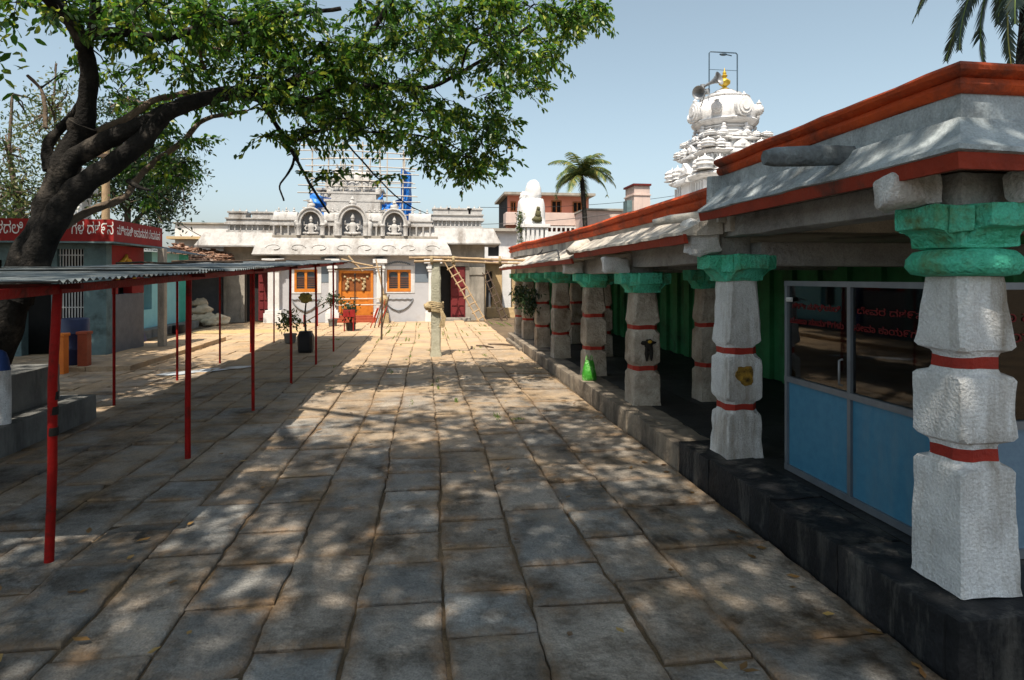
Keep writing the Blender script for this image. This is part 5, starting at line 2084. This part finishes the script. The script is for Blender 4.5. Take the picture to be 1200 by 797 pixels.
# lean-to with tile heap, dark recess, sacks
ts = thing('tiled_shed', (-9.5, 26.3, 0), 'open dark shed under a heap of broken brown roof tiles', 'shed')
xa, xb = FX(224, 26.2), FX(263, 26.2)
b = MB()
b.wall(('y', 27.9), xa - 1.2, xb + .05, 0, 2.6, .2)
b.build('back_wall', M['greytile'], ts)
b = MB()
b.box((xa - 1.2, 25.6, 0), (xa - .9, 27.88, 2.45))
b.build('side_wall', M['concrete'], ts)
b = MB()
b.box((xa - 1.3, 25.4, FZ(312, xa, 26)), (xb, 27.95, FZ(309, xa, 26)))
b.build('shelf_roof', M['concrete'], ts)
b = MB()
tr = random.Random(17)
zr = FZ(309, xa, 26)
for k in range(420):
    t, q = tr.random(), tr.random()
    x = xa - 1.2 + (xb - xa + 1.1) * t
    y = 25.45 + 2.3 * q
    hh = .75 * q * (1 - .55 * t) + .04
    w, l = tr.uniform(.08, .15), tr.uniform(.12, .22)
    c_ = Vector((x, y, zr + hh))
    rot = Matrix.Rotation(tr.uniform(0, 6.28), 3, 'Z') @ Matrix.Rotation(tr.uniform(-.5, .9), 3, 'X')
    vs = [c_ + rot @ Vector(p) for p in ((-w, -l, 0), (w, -l, 0), (w, l, 0), (-w, l, 0), (-w, -l, .03), (w, -l, .03), (w, l, .03), (-w, l, .03))]
    b.add(vs, [(0, 3, 2, 1), (4, 5, 6, 7), (0, 1, 5, 4), (1, 2, 6, 5), (2, 3, 7, 6), (3, 0, 4, 7)])
b.rings([[(xa - 1.25, 25.5, zr), (xb, 25.5, zr), (xb, 27.8, zr + .30), (xa - 1.25, 27.8, zr + .72)], [(xa - 1.25, 27.79, zr), (xb, 27.79, zr), (xb, 27.8, zr + .1), (xa - 1.25, 27.8, zr + .1)]])
tag(b.build('tile_heap', M['rooftile'], ts, merge=False), kind='stuff')
tr = random.Random(23)
zl = ['lumpy cream sack at the bottom left of the heap by the dark shed', 'cream sack at the middle bottom of the heap by the dark shed', 'cream sack lying apart at the right foot of the heap', 'cream sack resting on two others in the heap by the shed', 'cream sack at the very top of the heap by the shed', 'small cream sack in front of the heap by the shed']
for k, (px_, y, z, r_) in enumerate(((232, 25.9, 0, .36), (244, 25.8, 0, .36), (257, 25.6, 0, .33), (237, 26.0, .38, .34), (234, 26.2, .70, .28), (247, 25.4, 0, .26))):
    b = MB()
    x = FX(px_, y)
    b.ball((x, y, z + r_ * .62), (r_ * 1.15, r_ * .9, r_ * .66), wob=.55, n=16, m=10)
    tag(b.build('sack', M['sack'], smooth=60, rough=.03, rscale=5), zl[k], 'sack', 'sacks heaped by the shed')

# ================================================================== BEHIND THE PAVILION
# white vimana tower
VX, VY = 10.18, 20.0
vm = thing('vimana_tower', (VX, VY, 0), 'bright white stepped temple tower with a bulging dome and golden finial', 'tower')
b = MB()
b.box((VX - 1.75, VY - 1.75, 0), (VX + 1.75, VY + 1.75, 4.55))
b.build('base', M['white'], vm)


def vtier(z, w, h):
    b = MB()
    b.lathe([(w * .94, 0), (w * .94, h * .05), (w * .84, h * .08), (w * .84, h * .46), (w * .92, h * .49), (w * .90, h * .53), (w * 1.03, h * .57), (w * 1.08, h * .63), (w * 1.02, h * .70), (w * .92, h * .74), (w * .95, h * .78), (w * .86, h * .82), (w * .88, h * .93), (w * .84, h)], (VX, VY, z), 32, sq=.92, rot=math.pi / 32)
    for k in range(4):
        a = k * math.pi / 2
        ca_, sa_ = math.cos(a), math.sin(a)

        def T(u, v, zz):
            return (VX + u * ca_ - v * sa_, VY + u * sa_ + v * ca_, zz)
        for u in (-.80, -.66, -.52, -.38, .38, .52, .66, .80):
            vs = [T(w * .83, w * u - .03, z + h * .08), T(w * .91, w * u - .03, z + h * .08), T(w * .91, w * u + .03, z + h * .08), T(w * .83, w * u + .03, z + h * .08)]
            b.rings([vs, [(p[0], p[1], p[2] + h * .40) for p in vs]])
        # projecting middle bay with ledge and small gable
        for (u0, v0, z0, z1) in ((.98, .26, .0, .50), (1.14, .34, .50, .56), (1.10, .31, .56, .62), (1.04, .22, .62, .74), (1.08, .25, .74, .78)):
            vs = [T(w * .8, -w * v0, z + h * z0), T(w * u0, -w * v0, z + h * z0), T(w * u0, w * v0, z + h * z0), T(w * .8, w * v0, z + h * z0)]
            b.rings([vs, [(p[0], p[1], z + h * z1 - .002) for p in vs]])
        prof = [(-.22 * w, .78 * h), (.22 * w, .78 * h), (.19 * w, .90 * h), (.09 * w, 1.02 * h), (0, 1.10 * h), (-.09 * w, 1.02 * h), (-.19 * w, .90 * h)]
        b.rings([[T(w * .80, u, z + zz) for u, zz in prof], [T(w * 1.04, u, z + zz) for u, zz in prof]])
        vs = T(w * 1.05, 0, z + h * .88)
        b.ball(vs, (.06 * w, .06 * w, .07 * w), n=8, m=6)
        for v_, sc in ((.92, 1.0), (.58, .7), (-.58, .7)):
            cx, cy, _ = T(w * .93, w * v_, 0)
            q = w * .20 * sc
            zb = z + h * .74
            b.lathe([(q * 1.1, 0), (q * .85, h * .02), (q * .85, h * .10), (q * 1.06, h * .12), (q * 1.02, h * .16), (q * .9, h * .18), (q * 1.0, h * .24), (q * .6, h * .32), (q * .15, h * .36), (.008, h * .44)], (cx, cy, zb), 10)
    b.build('tier', M['stainedwhite'], vm, smooth=30, merge=False, rough=.006, rscale=7)


vtier(4.50, 1.44, 1.18)
vtier(5.55, 1.22, .80)
vtier(6.18, 1.06, .50)
b = MB()
b.lathe([(.98, 0), (.98, .05), (.88, .07), (.88, .13), (.94, .15), (.94, .18), (.84, .20), (.84, .30), (.92, .32), (.92, .36), (.86, .38), (.98, .44), (1.06, .47), (1.06, .50)], (VX, VY, 6.62), 24)
for k in range(8):
    a = 2 * math.pi * k / 8 + .3
    x, y = VX + .98 * math.cos(a), VY + .98 * math.sin(a)
    b.lathe([(.13, 0), (.15, .06), (.08, .14), (.11, .22), (.04, .27)], (x, y, 6.64), 8)
    b.ball((x, y, 6.96), .07, n=7, m=5)
b.build('neck', M['stainedwhite'], vm, smooth=30, merge=False)
b = MB()
b.lathe([(1.08, 0), (1.20, .03), (1.24, .09), (1.20, .13), (1.12, .15), (1.15, .22), (1.16, .40), (1.12, .58), (1.02, .76), (.90, .88), (.86, .90), (.92, .92), (.93, .96), (.86, .98), (.66, 1.05), (.62, 1.08), (.64, 1.10), (.42, 1.18), (.36, 1.21), (.37, 1.23), (.14, 1.29)], (VX, VY, 7.08), 32, sx=.90, sy=.90)
for k in range(8):
    a = 2 * math.pi * k / 8 + .1
    ca_, sa_ = math.cos(a), math.sin(a)
    rr = .30 if k % 2 == 0 else .17
    n = 14
    for (ra, dep) in ((rr, 1.19), (rr * .78, 1.235), (rr * .45, 1.27)):
        f_, k_ = [], []
        for i in range(n):
            t = 2 * math.pi * i / n
            u, zz = ra * math.cos(t), .44 + ra * 1.1 * math.sin(t)
            f_.append((VX + dep * ca_ - u * sa_, VY + dep * sa_ + u * ca_, 7.08 + zz))
            k_.append((VX + .9 * ca_ - u * sa_, VY + .9 * sa_ + u * ca_, 7.08 + zz))
        b.rings([f_, k_])
    b.lathe([(.07, 0), (.09, .04), (.03, .09), (.005, .16)], (VX + 1.12 * ca_, VY + 1.12 * sa_, 7.08 + .44 + rr * 1.1), 8)
b.build('dome', M['stainedwhite'], vm, smooth=35, merge=False, rough=.006, rscale=7)
b = MB()
b.lathe([(.14, 0), (.16, .05), (.06, .10), (.09, .14), (.19, .22), (.20, .31), (.10, .39), (.05, .43), (.09, .47), (.10, .51), (.05, .55), (.07, .59), (.03, .67), (.005, .78)], (VX, VY, 8.35), 18)
b.build('finial', M['gold'], vm, smooth=60)
lf = thing('lamp_frame', (VX + .1, VY - .6, 8.3), 'tall thin pipe frame with a small lamp, standing over the white tower finial', 'frame')
b = MB()
xa, xb, yy = FX(831, VY - .6), FX(864, VY - .6), VY - .6
za, zb = FZ(108, VX, VY - .6), FZ(62, VX, VY - .6)
b.tube([(xa, yy, za), (xa, yy, zb - .05), (xa + .05, yy, zb), (xb - .05, yy, zb), (xb, yy, zb - .05), (xb, yy, za)], .022, 8)
b.tube([(xa, yy, za + .55 * (zb - za)), (xb, yy, za + .55 * (zb - za))], .010, 6)
b.build('pipe', M['pipe'], lf, smooth=60, merge=False)
b = MB()
b.ball(((xa + xb) / 2, yy, zb - .07), (.14, .07, .045))
b.tube([((xa + xb) / 2, yy, zb - .05), ((xa + xb) / 2 + .3, yy, zb - .10)], .02, 6)
b.build('lamp', M['pipe'], lf, smooth=60, merge=False)
for k, (px_, py_, dx, dz, lab) in enumerate(((824, 108, -1, -.35, 'grey horn loudspeaker pointing down left, lower one on the white tower'), (833, 97, .55, .25, 'grey horn loudspeaker beside the golden finial, upper one on the white tower'))):
    c_ = P(px_, py_, VY - 1.15)
    d = Vector((dx, -.75, dz)).normalized()
    r_ = thing('loudspeaker', c_, lab, 'loudspeaker', 'horn loudspeakers on the white tower')
    rad = [(.05, -.22), (.06, -.10), (.07, 0), (.11, .12), (.19, .24), (.28, .30), (.28, .315)]
    a = d.orthogonal().normalized()
    bb = d.cross(a)
    b = MB()
    rs = []
    for rr, t in rad + [(.25, .305), (.15, .22), (.05, .08)]:
        rs.append([c_ + d * t + (a * math.cos(2 * math.pi * i / 18) + bb * math.sin(2 * math.pi * i / 18)) * rr * .8 for i in range(18)])
    b.rings(rs)
    b.build('horn', M['metalgrey'], r_, smooth=50)
    b = MB()
    b.lathe([(.08, 0), (.08, .16)], c_ - d * .3 - Vector((0, 0, .08)), 12)
    b.tube([c_ - d * .2, c_ - d * .2 + Vector((.05, .5, -.35))], .02, 6)
    b.build('driver', M['metalgrey'], r_, smooth=50, merge=False)

# small white shrine spire with garlands
WX, WY = FX(622, 25.5), 25.5
ws = thing('white_shrine', (WX, WY, 0), 'worn white shrine spire with a rounded bent top and a small garlanded statue niche', 'shrine')
b = MB()
zA, zB, zC = FZ(291, WX, WY), FZ(234, WX, WY), FZ(210, WX, WY)
hh = zB - zA
b.lathe([(.60, 0), (.60, hh * .10), (.56, hh * .12), (.56, hh * .34), (.62, hh * .37), (.62, hh * .42), (.57, hh * .45), (.54, hh * .8), (.50, hh * .97), (.46, hh)], (WX, WY, zA), 24, sq=.8, rot=math.pi / 24)
hc = zC - zB
b.lathe([(.34, 0), (.30, hc * .08), (.35, hc * .16), (.35, hc * .35), (.32, hc * .6), (.25, hc * .82), (.13, hc * .96), (.03, hc)], (WX + .10, WY, zB - .02), 18, sq=.2)
b.ball((WX - .28, WY - .05, zB + .12), (.22, .25, .20), wob=.4)
b.box((FX(606, WY), WY - .6, 0), (FX(642, WY), WY + .6, FZ(291, WX, WY)))
b.build('spire', M['white'], ws, smooth=45, rough=.03, rscale=4, sub=1, merge=False)
b = MB()
b.box((FX(607, WY), WY - .72, FZ(268, WX, WY)), (FX(641, WY), WY - .3, FZ(264, WX, WY)))
for k in range(6):
    x = FX(611 + 5.2 * k, WY)
    b.box((x - .06, WY - .66, FZ(286, WX, WY)), (x + .06, WY - .45, FZ(269, WX, WY)))
b.build('ledge', M['white'], ws, bevel=.015, merge=False)
b = MB()
x, z = FX(627, WY), FZ(262, WX, WY)
b.ball((x, WY - .62, z + .12), (.22, .12, .14), wob=.4)
b.ball((x + .02, WY - .62, z + .34), (.13, .1, .16), wob=.4)
b.ball((x + .03, WY - .62, z + .55), (.08, .08, .10), wob=.3)
b.build('statue', mat('dark_bronze', (.10, .09, .03), (.05, .05, .03), 20, .7, .3), ws, smooth=60, merge=False)
rg_ = np.random.default_rng(60)
leaves_mesh('garland', [(FX(607, WY) + rg_.normal() * .06, WY - .6, FZ(252 + 34 * rg_.random(), WX, WY)) for _ in range(30)], .3, 12, (.05, .05, .09), .1, .05, M['leafdry'], ws, seed=61)

# pink house, pale walls, chimney block
pk = thing('pink_house', (FX(650, 40), 41, 0), 'terracotta pink upper storey with dark windows behind a pale parapet', 'house')
Y0 = 40.0
b = MB()
xa, xb = FX(595, Y0), FX(690, Y0)
zt, zb = FZ(229, xa, Y0), FZ(250, xa, Y0)
w_ = [(FX(598, Y0), FX(605, Y0), FZ(248, xa, Y0), FZ(236, xa, Y0)), (FX(646, Y0), FX(658, Y0), zb + .05, FZ(234, xa, Y0)), (FX(671, Y0), FX(682, Y0), zb + .1, FZ(235, xa, Y0))]
b.wall(('y', Y0), xa, xb, 0, zt, .3, w_)
b.build('wall', M['pink'], pk)
b = MB()
b.box((xa, Y0 + .32, 0), (xb, Y0 + 5, zt - .02))
b.build('inner_block', M['dark'], pk)
b = MB()
b.box((xa - .3, Y0 - .6, zt), (xb + .3, Y0 + 5.2, zt + .16))
b.build('roof', M['concrete'], pk)
for w in w_:
    b = MB()
    b.wall(('y', Y0 - .03), w[0], w[1], w[2], w[3], .1, [(w[0] + .07, (w[0] + w[1]) / 2 - .03, w[2] + .07, w[3] - .07), ((w[0] + w[1]) / 2 + .03, w[1] - .07, w[2] + .07, w[3] - .07)])
    b.build('window_frame', M['brownwood'], pk)
b = MB()
b.box((FX(593, 38.5), 38.5, FZ(263.5, xa, 38.5)), (FX(686, 38.5), 39.9, FZ(248.5, xa, 38.5)))
b.build('balcony_parapet', M['palepink'], pk, bevel=.02)
b = MB()
xj0, xj1 = FX(636, 38.4), FX(690, 38.4)
zj0, zj1 = FZ(275, xa, 38.4), FZ(264.5, xa, 38.4)
hol = []
for i in range(10):
    cx = xj0 + (xj1 - xj0) * (i + .5) / 10
    hol.append((cx - .10, cx + .10, zj0 + .22, zj1 - .1))
b.wall(('y', 38.4), xj0, xj1, zj0 - 1, zj1, .12, hol)
b.build('pierced_screen', M['white'], pk)
b = MB()
b.box((FX(595, 38.8), 38.8, 0), (FX(640, 38.8), 39.9, FZ(264, xa, 38.8)))
b.build('lower_storey', M['pink'], pk)
pw = thing('terrace_house', (FX(715, 36), 37, 0), 'pale pink flat terrace wall stretching right of the palm', 'house')
b = MB()
b.box((FX(686, 36), 36, 0), (FX(738, 36), 41, FZ(246, 7, 36)))
b.build('wall', M['palepink'], pw)
b = MB()
b.box((FX(685, 35.9), 35.9, FZ(245.8, 7, 36)), (FX(739, 35.9), 41, FZ(243.5, 7, 36)))
b.build('coping', M['concrete'], pw, rough=.02)
ch = thing('stair_tower', (FX(751, 33), 33, 0), 'small pale square roof tower with a dark cap, left of the white tower', 'tower')
b = MB()
xa, xb = FX(743, 33), FX(762, 33)
b.box((xa, 33, 0), (xb, 34.6, FZ(229, xa, 33)))
b.box((xa - .05, 32.95, FZ(229, xa, 33) + .002), (xb + .03, 34.65, FZ(227.6, xa, 33)))
b.box((xa + .02, 33.02, FZ(227.6, xa, 33) + .002), (xb - .02, 34.55, FZ(217.5, xa, 33)))
b.build('wall', M['palepink'], ch, merge=False)
b = MB()
b.box((xa - .06, 32.92, FZ(217.4, xa, 33)), (xb + .04, 34.7, FZ(215.2, xa, 33)))
b.build('cap', M['postdark'], ch)
b = MB()
b.box((FX(735, 33.3), 33.3, FZ(250, xa, 33)), (xa - .01, 34, FZ(234, xa, 33)))
b.build('side_box', M['tealwall'], ch)
# pale houses between temple wing and pavilion
h1 = thing('cream_house', (FX(565, 33), 34, 0), 'cream flat-roofed house with small dark window just behind the temple right wing', 'house')
Y1 = 33.0
b = MB()
xa, xb = FX(545, Y1), FX(612, Y1)
zt = FZ(271, xa, Y1)
b.wall(('y', Y1), xa, xb, 0, zt, .3, [(FX(572, Y1), FX(585, Y1), FZ(300, xa, Y1), FZ(278, xa, Y1))])
b.build('wall', M['white'], h1)
b = MB()
b.box((xa, Y1 + .32, 0), (xb, Y1 + 4, zt - .02))
b.build('inner_block', M['dark'], h1)
b = MB()
b.box((xa - .2, Y1 - .4, zt), (xb + .2, Y1 + 4, zt + .15))
b.build('roof', M['concrete'], h1)
b = MB()
b.box((FX(575, Y1), Y1 - .35, FZ(305, xa, Y1)), (FX(612, Y1), Y1 - .002, FZ(302.5, xa, Y1)))
b.build('sunshade', M['palepink'], h1)
h2 = thing('ochre_house', (FX(590, 30), 31, 0), 'ochre plastered wall with white pier, seen under the bamboo poles', 'house')
Y2 = 30.5
b = MB()
xa, xb = FX(569, Y2), FX(615, Y2)
b.wall(('y', Y2), xa, xb, 0, FZ(308, xa, Y2), .4, [(FX(569.5, Y2), FX(577, Y2), .4, FZ(318, xa, Y2))])
b.build('wall', M['ochre'], h2)
b = MB()
b.box((FX(569.5, Y2), Y2 + .45, 0), (FX(577.5, Y2), Y2 + 1, FZ(318, xa, Y2)))
b.build('doorway', M['greytile'], h2)
b = MB()
b.box((FX(588, Y2), Y2 - .25, 0), (FX(598, Y2), Y2 - .002, FZ(300, xa, Y2)))
b.build('pier', M['white'], h2, bevel=.02)
b = MB()
b.box((FX(566, Y2), Y2 - .3, FZ(308, xa, Y2)), (FX(616, Y2), Y2 + 1, FZ(304, xa, Y2)))
b.build('roof_edge', M['palepink'], h2)
b = MB()
b.box((FX(570, 29), 29, -.03), (FX(625, 29), 29.3, .45))
tag(b.build('low_wall', M['ochre'], bevel=.02, rough=.015, sub=2), 'low ochre wall at the foot of the ochre house', 'wall')


# ================================================================== PALMS AND BACKGROUND TREES
def palm(name, base, crown, L, nf, label, m, seed, th0=.16, dirs=None, leaf=.5):
    r_ = thing(name, base, label, 'palm tree')
    b = MB()
    B, C_ = Vector(base), Vector(crown)
    n = 16
    pts = [B.lerp(C_, i / n) + Vector((.15 * math.sin(i / n * 3), 0, 0)) for i in range(n + 1)]
    pts[-1] = C_
    b.tube(pts, [th0 * (1.25 - .45 * i / n) * (1.06 if i % 2 else .96) for i in range(n + 1)], 10)
    b.build('trunk', M['bark'], r_, smooth=60)
    pr_ = random.Random(seed)
    out = []
    rib = MB()
    for k in range(nf):
        az = 2 * math.pi * k / nf * 2.4 + pr_.uniform(-.3, .3)
        el = pr_.uniform(-.2, 1.45) if dirs is None else dirs[k][1]
        az = az if dirs is None else dirs[k][0]
        ln = L * pr_.uniform(.85, 1.1)
        p = C_.copy()
        e = el
        n = 26
        ps = [p.copy()]
        for i in range(n):
            e -= (.055 + .020 * i / n) * (1 if el > 0 else .6)
            p = p + Vector((math.cos(az) * math.cos(e), math.sin(az) * math.cos(e), math.sin(e))) * (ln / n)
            ps.append(p.copy())
        rib.tube(ps, [.028 * (1 - .8 * i / n) * (L / 2.2) for i in range(n + 1)], 5)
        for i in range(2, n * 2):
            t = i / (n * 2)
            j = min(int(t * n), n - 1)
            q = ps[j].lerp(ps[j + 1], t * n - j)
            d = (ps[j + 1] - ps[j]).normalized()
            sd = d.cross(Vector((0, 0, 1)))
            sd = sd.normalized() if sd.length > .05 else Vector((1, 0, 0))
            upv = sd.cross(d)
            ll = leaf * math.sin(math.pi * (.12 + .83 * t)) ** .7
            for s_ in (-1, 1):
                v = (d * .55 + sd * s_ * .75 - Vector((0, 0, 1)) * (.35 + .35 * pr_.random()) + upv * .15).normalized()
                w = d * .017 * (L / 2.2) * 1.4
                tip = q + v * ll * pr_.uniform(.85, 1.1) - Vector((0, 0, ll * .12))
                midp = q + v * ll * .5
                out.append([q - w, midp - w, tip, midp + w * 1.0, q + w])
    rib.build('frond_ribs', M['drygrass'], r_, smooth=60, merge=False)
    raw_polys('crown', np.array([[tuple(v) for v in f] for f in out]), m, r_)


c_ = P(681, 205, 34.5)
palm('coconut_palm', (c_.x + .25, 34.5, 0), c_, 2.25, 26, 'distant coconut palm rising beside the pink house', M['palm'], 3, .15, leaf=.58)
c_ = Vector((16.5, 14.8, 11.7))
dirs = [(R(a), e) for a, e in ((176, -.55), (186, -.28), (196, -.85), (210, -.62), (228, -1.0), (160, -.8), (250, -.8), (200, -.05), (150, -.2), (120, .3), (60, .2), (0, .1), (300, .2), (270, -.3), (330, -.5), (20, -.6), (90, -.3), (172, .5))]
palm('coconut_palm', (15.4, 14.8, 0), c_, 4.2, len(dirs), 'tall coconut palm whose drooping fronds hang into the top right sky', M['palmdark'], 5, .2, dirs, leaf=.55)


def bgtree(base, label, clumps, m, trunk, seed, L=.16, W=.06, npl=26, sig=.28):
    r_ = thing('background_tree', base, label, 'tree')
    b = MB()
    for pts, ra, rb_ in trunk:
        n = len(pts)
        b.tube(pts, [ra + (rb_ - ra) * i / (n - 1) for i in range(n)], 8, wob=.25)
    tps = np.array([p for pts, _, _ in trunk for p in pts[1:]])
    br = random.Random(seed)
    cs = []
    for c in clumps:
        c = Vector(c)
        k = int(np.linalg.norm(tps - np.array(c), axis=1).argmin())
        p = Vector(tps[k])
        m1 = p.lerp(c, .5) + Vector((br.uniform(-.2, .2), br.uniform(-.2, .2), br.uniform(0, .25)))
        b.tube([p, m1, c], [.035, .022, .007], 5)
        cs.append(tuple(c))
        cs.append(tuple(m1.lerp(c, .5)))
    b.build('trunk', M['barklit'], r_, smooth=60, merge=False)
    leaves_mesh('crown', cs, .6, npl, (sig, sig, sig), L, W, m, r_, seed=seed, droop=.2)


br = random.Random(12)


def cl(regs, Y, dy):
    out = []
    for a, b_, rx, ry, n in regs:
        for _ in range(n):
            t, q = br.uniform(0, 6.28), br.random() ** .6
            out.append(P(a + rx * q * math.cos(t), b_ + ry * q * math.sin(t), Y + br.uniform(-dy, dy)))
    return out


Y = 21.0
bgtree(P(30, 385, Y), 'thin sparse tree with light leaves behind the red signboard, at the picture edge', cl([(30, 200, 55, 70, 70), (60, 130, 30, 40, 22), (100, 240, 30, 30, 20), (10, 240, 30, 40, 26)], Y, 1.4), M['leafdry'],
       [([P(30, 385, Y), P(34, 300, Y), P(20, 230, Y), P(10, 180, Y), P(15, 110, Y)], .16, .03), ([P(34, 300, Y), P(60, 240, Y), P(75, 190, Y + .5), P(62, 130, Y), P(66, 75, Y)], .10, .02), ([P(30, 270, Y), P(-10, 230, Y), P(-30, 180, Y)], .07, .02), ([P(50, 260, Y), P(90, 250, Y), P(110, 230, Y)], .06, .02)], 70, .15, .055, 21, .30)
Y = 22.5
bgtree(P(150, 385, Y), 'dark green tree standing behind the corner of the red signboard', cl([(165, 205, 50, 38, 80), (190, 235, 35, 24, 30), (210, 200, 28, 22, 18), (150, 150, 40, 50, 44), (120, 210, 30, 40, 30), (185, 262, 12, 8, 6)], Y, 1.4), M['leafdark'],
       [([P(150, 385, Y), P(148, 300, Y), P(150, 240, Y), P(155, 190, Y), P(150, 120, Y)], .16, .03), ([P(149, 270, Y), P(180, 235, Y), P(215, 205, Y)], .08, .02), ([P(150, 250, Y), P(125, 215, Y), P(110, 180, Y)], .07, .02)], 71, .17, .065, 22, .26)
# utility pole behind the sign building
up = thing('utility_pole', P(124, 385, 19.5), 'weathered wooden utility pole rising behind the red signboard', 'pole')
b = MB()
p = P(124, 385, 19.5)
b.tube([(p.x, 19.5, 0), (p.x, 19.5, FZ(172, p.x, 19.5))], [.13, .10], 10)
b.build('shaft', M['bamboo'], up, smooth=60)
b = MB()
zz = FZ(185, p.x, 19.5)
b.box((p.x - .5, 19.36, zz), (p.x + .5, 19.44, zz + .1))
b.build('crossarm', M['darkwood'], up)
# striped white cap seen through the limbs
b = MB()
p = P(88, 212, 20)
for k in range(3):
    b.box((p.x - .45 + .08 * k, 19.6 + .08 * k, p.z - .35 + .27 * k), (p.x + .45 - .08 * k, 20.4 - .08 * k, p.z - .35 + .27 * k + .17))
b.box((p.x - .32, 19.72, 2.9), (p.x + .32, 20.28, p.z + .36))
tag(b.build('small_spire', M['white'], bevel=.02, merge=False), 'small white stepped spire glimpsed between the tree limbs above the red signboard', 'spire')

# overhead wires
for k, (a, c, sag, lab) in enumerate(((P(480, 262, 36), P(830, 232, 30), .5, 'thin overhead wire crossing the sky behind the palm, lower one'), (P(560, 243, 37), P(800, 228, 44), .3, 'thin overhead wire crossing before the pink house, upper one'), (P(185, 240, 24), P(265, 285, 30), .3, 'slack wire running down to the white house left of the temple'))):
    b = MB()
    n = 14
    b.tube([a.lerp(c, i / n) - Vector((0, 0, sag * 4 * (i / n) * (1 - i / n))) for i in range(n + 1)], .016, 5)
    tag(b.build('overhead_wire', M['black'], smooth=60), lab, 'wire')

# loose cable draped on the pavilion eave, bamboo bits at the far end of the canopy
b = MB()
b.tube([(2.5, 13.2, 2.50), (2.36, 12.6, 2.42), (2.22, 12.3, 2.36), (2.16, 11.9, 2.345), (2.2, 11.3, 2.36), (2.26, 10.6, 2.38), (2.2, 10.2, 2.34), (2.16, 9.9, 2.22)], .014, 6)
tag(b.build('eave_cable', M['black'], smooth=60), 'loose black cable trailing over the pavilion eave', 'cable')
for k, (pa, ya, pb_, yb, lab) in enumerate(((400, 304, 437, 312, 'short bamboo pole sloping down from the far end of the tin canopy'), (392, 316, 447, 313, 'level bamboo pole at the far end of the tin canopy before the orange door'), (408, 300, 425, 318, 'stub of bamboo crossing two poles at the far canopy end'))):
    b = MB()
    Yq = 18.7 + .2 * k
    b.tube([P(pa, ya, Yq), P((pa + pb_) / 2, (ya + yb) / 2 + .6, Yq), P(pb_, yb, Yq)], [.035, .032, .026], 7)
    tag(b.build('bamboo_pole', M['bamboo'], smooth=60), lab, 'pole')
b = MB()
x, y = FX(447, 19.0), 19.0
b.tube([(x, y, -.02), (x + .02, y, 1.2), (x, y, FZ(311, x, y))], [.03, .028, .025], 7)
tag(b.build('prop_stick', M['darkwood'], smooth=60), 'upright stick that props the level bamboo pole at the far canopy end', 'stick')
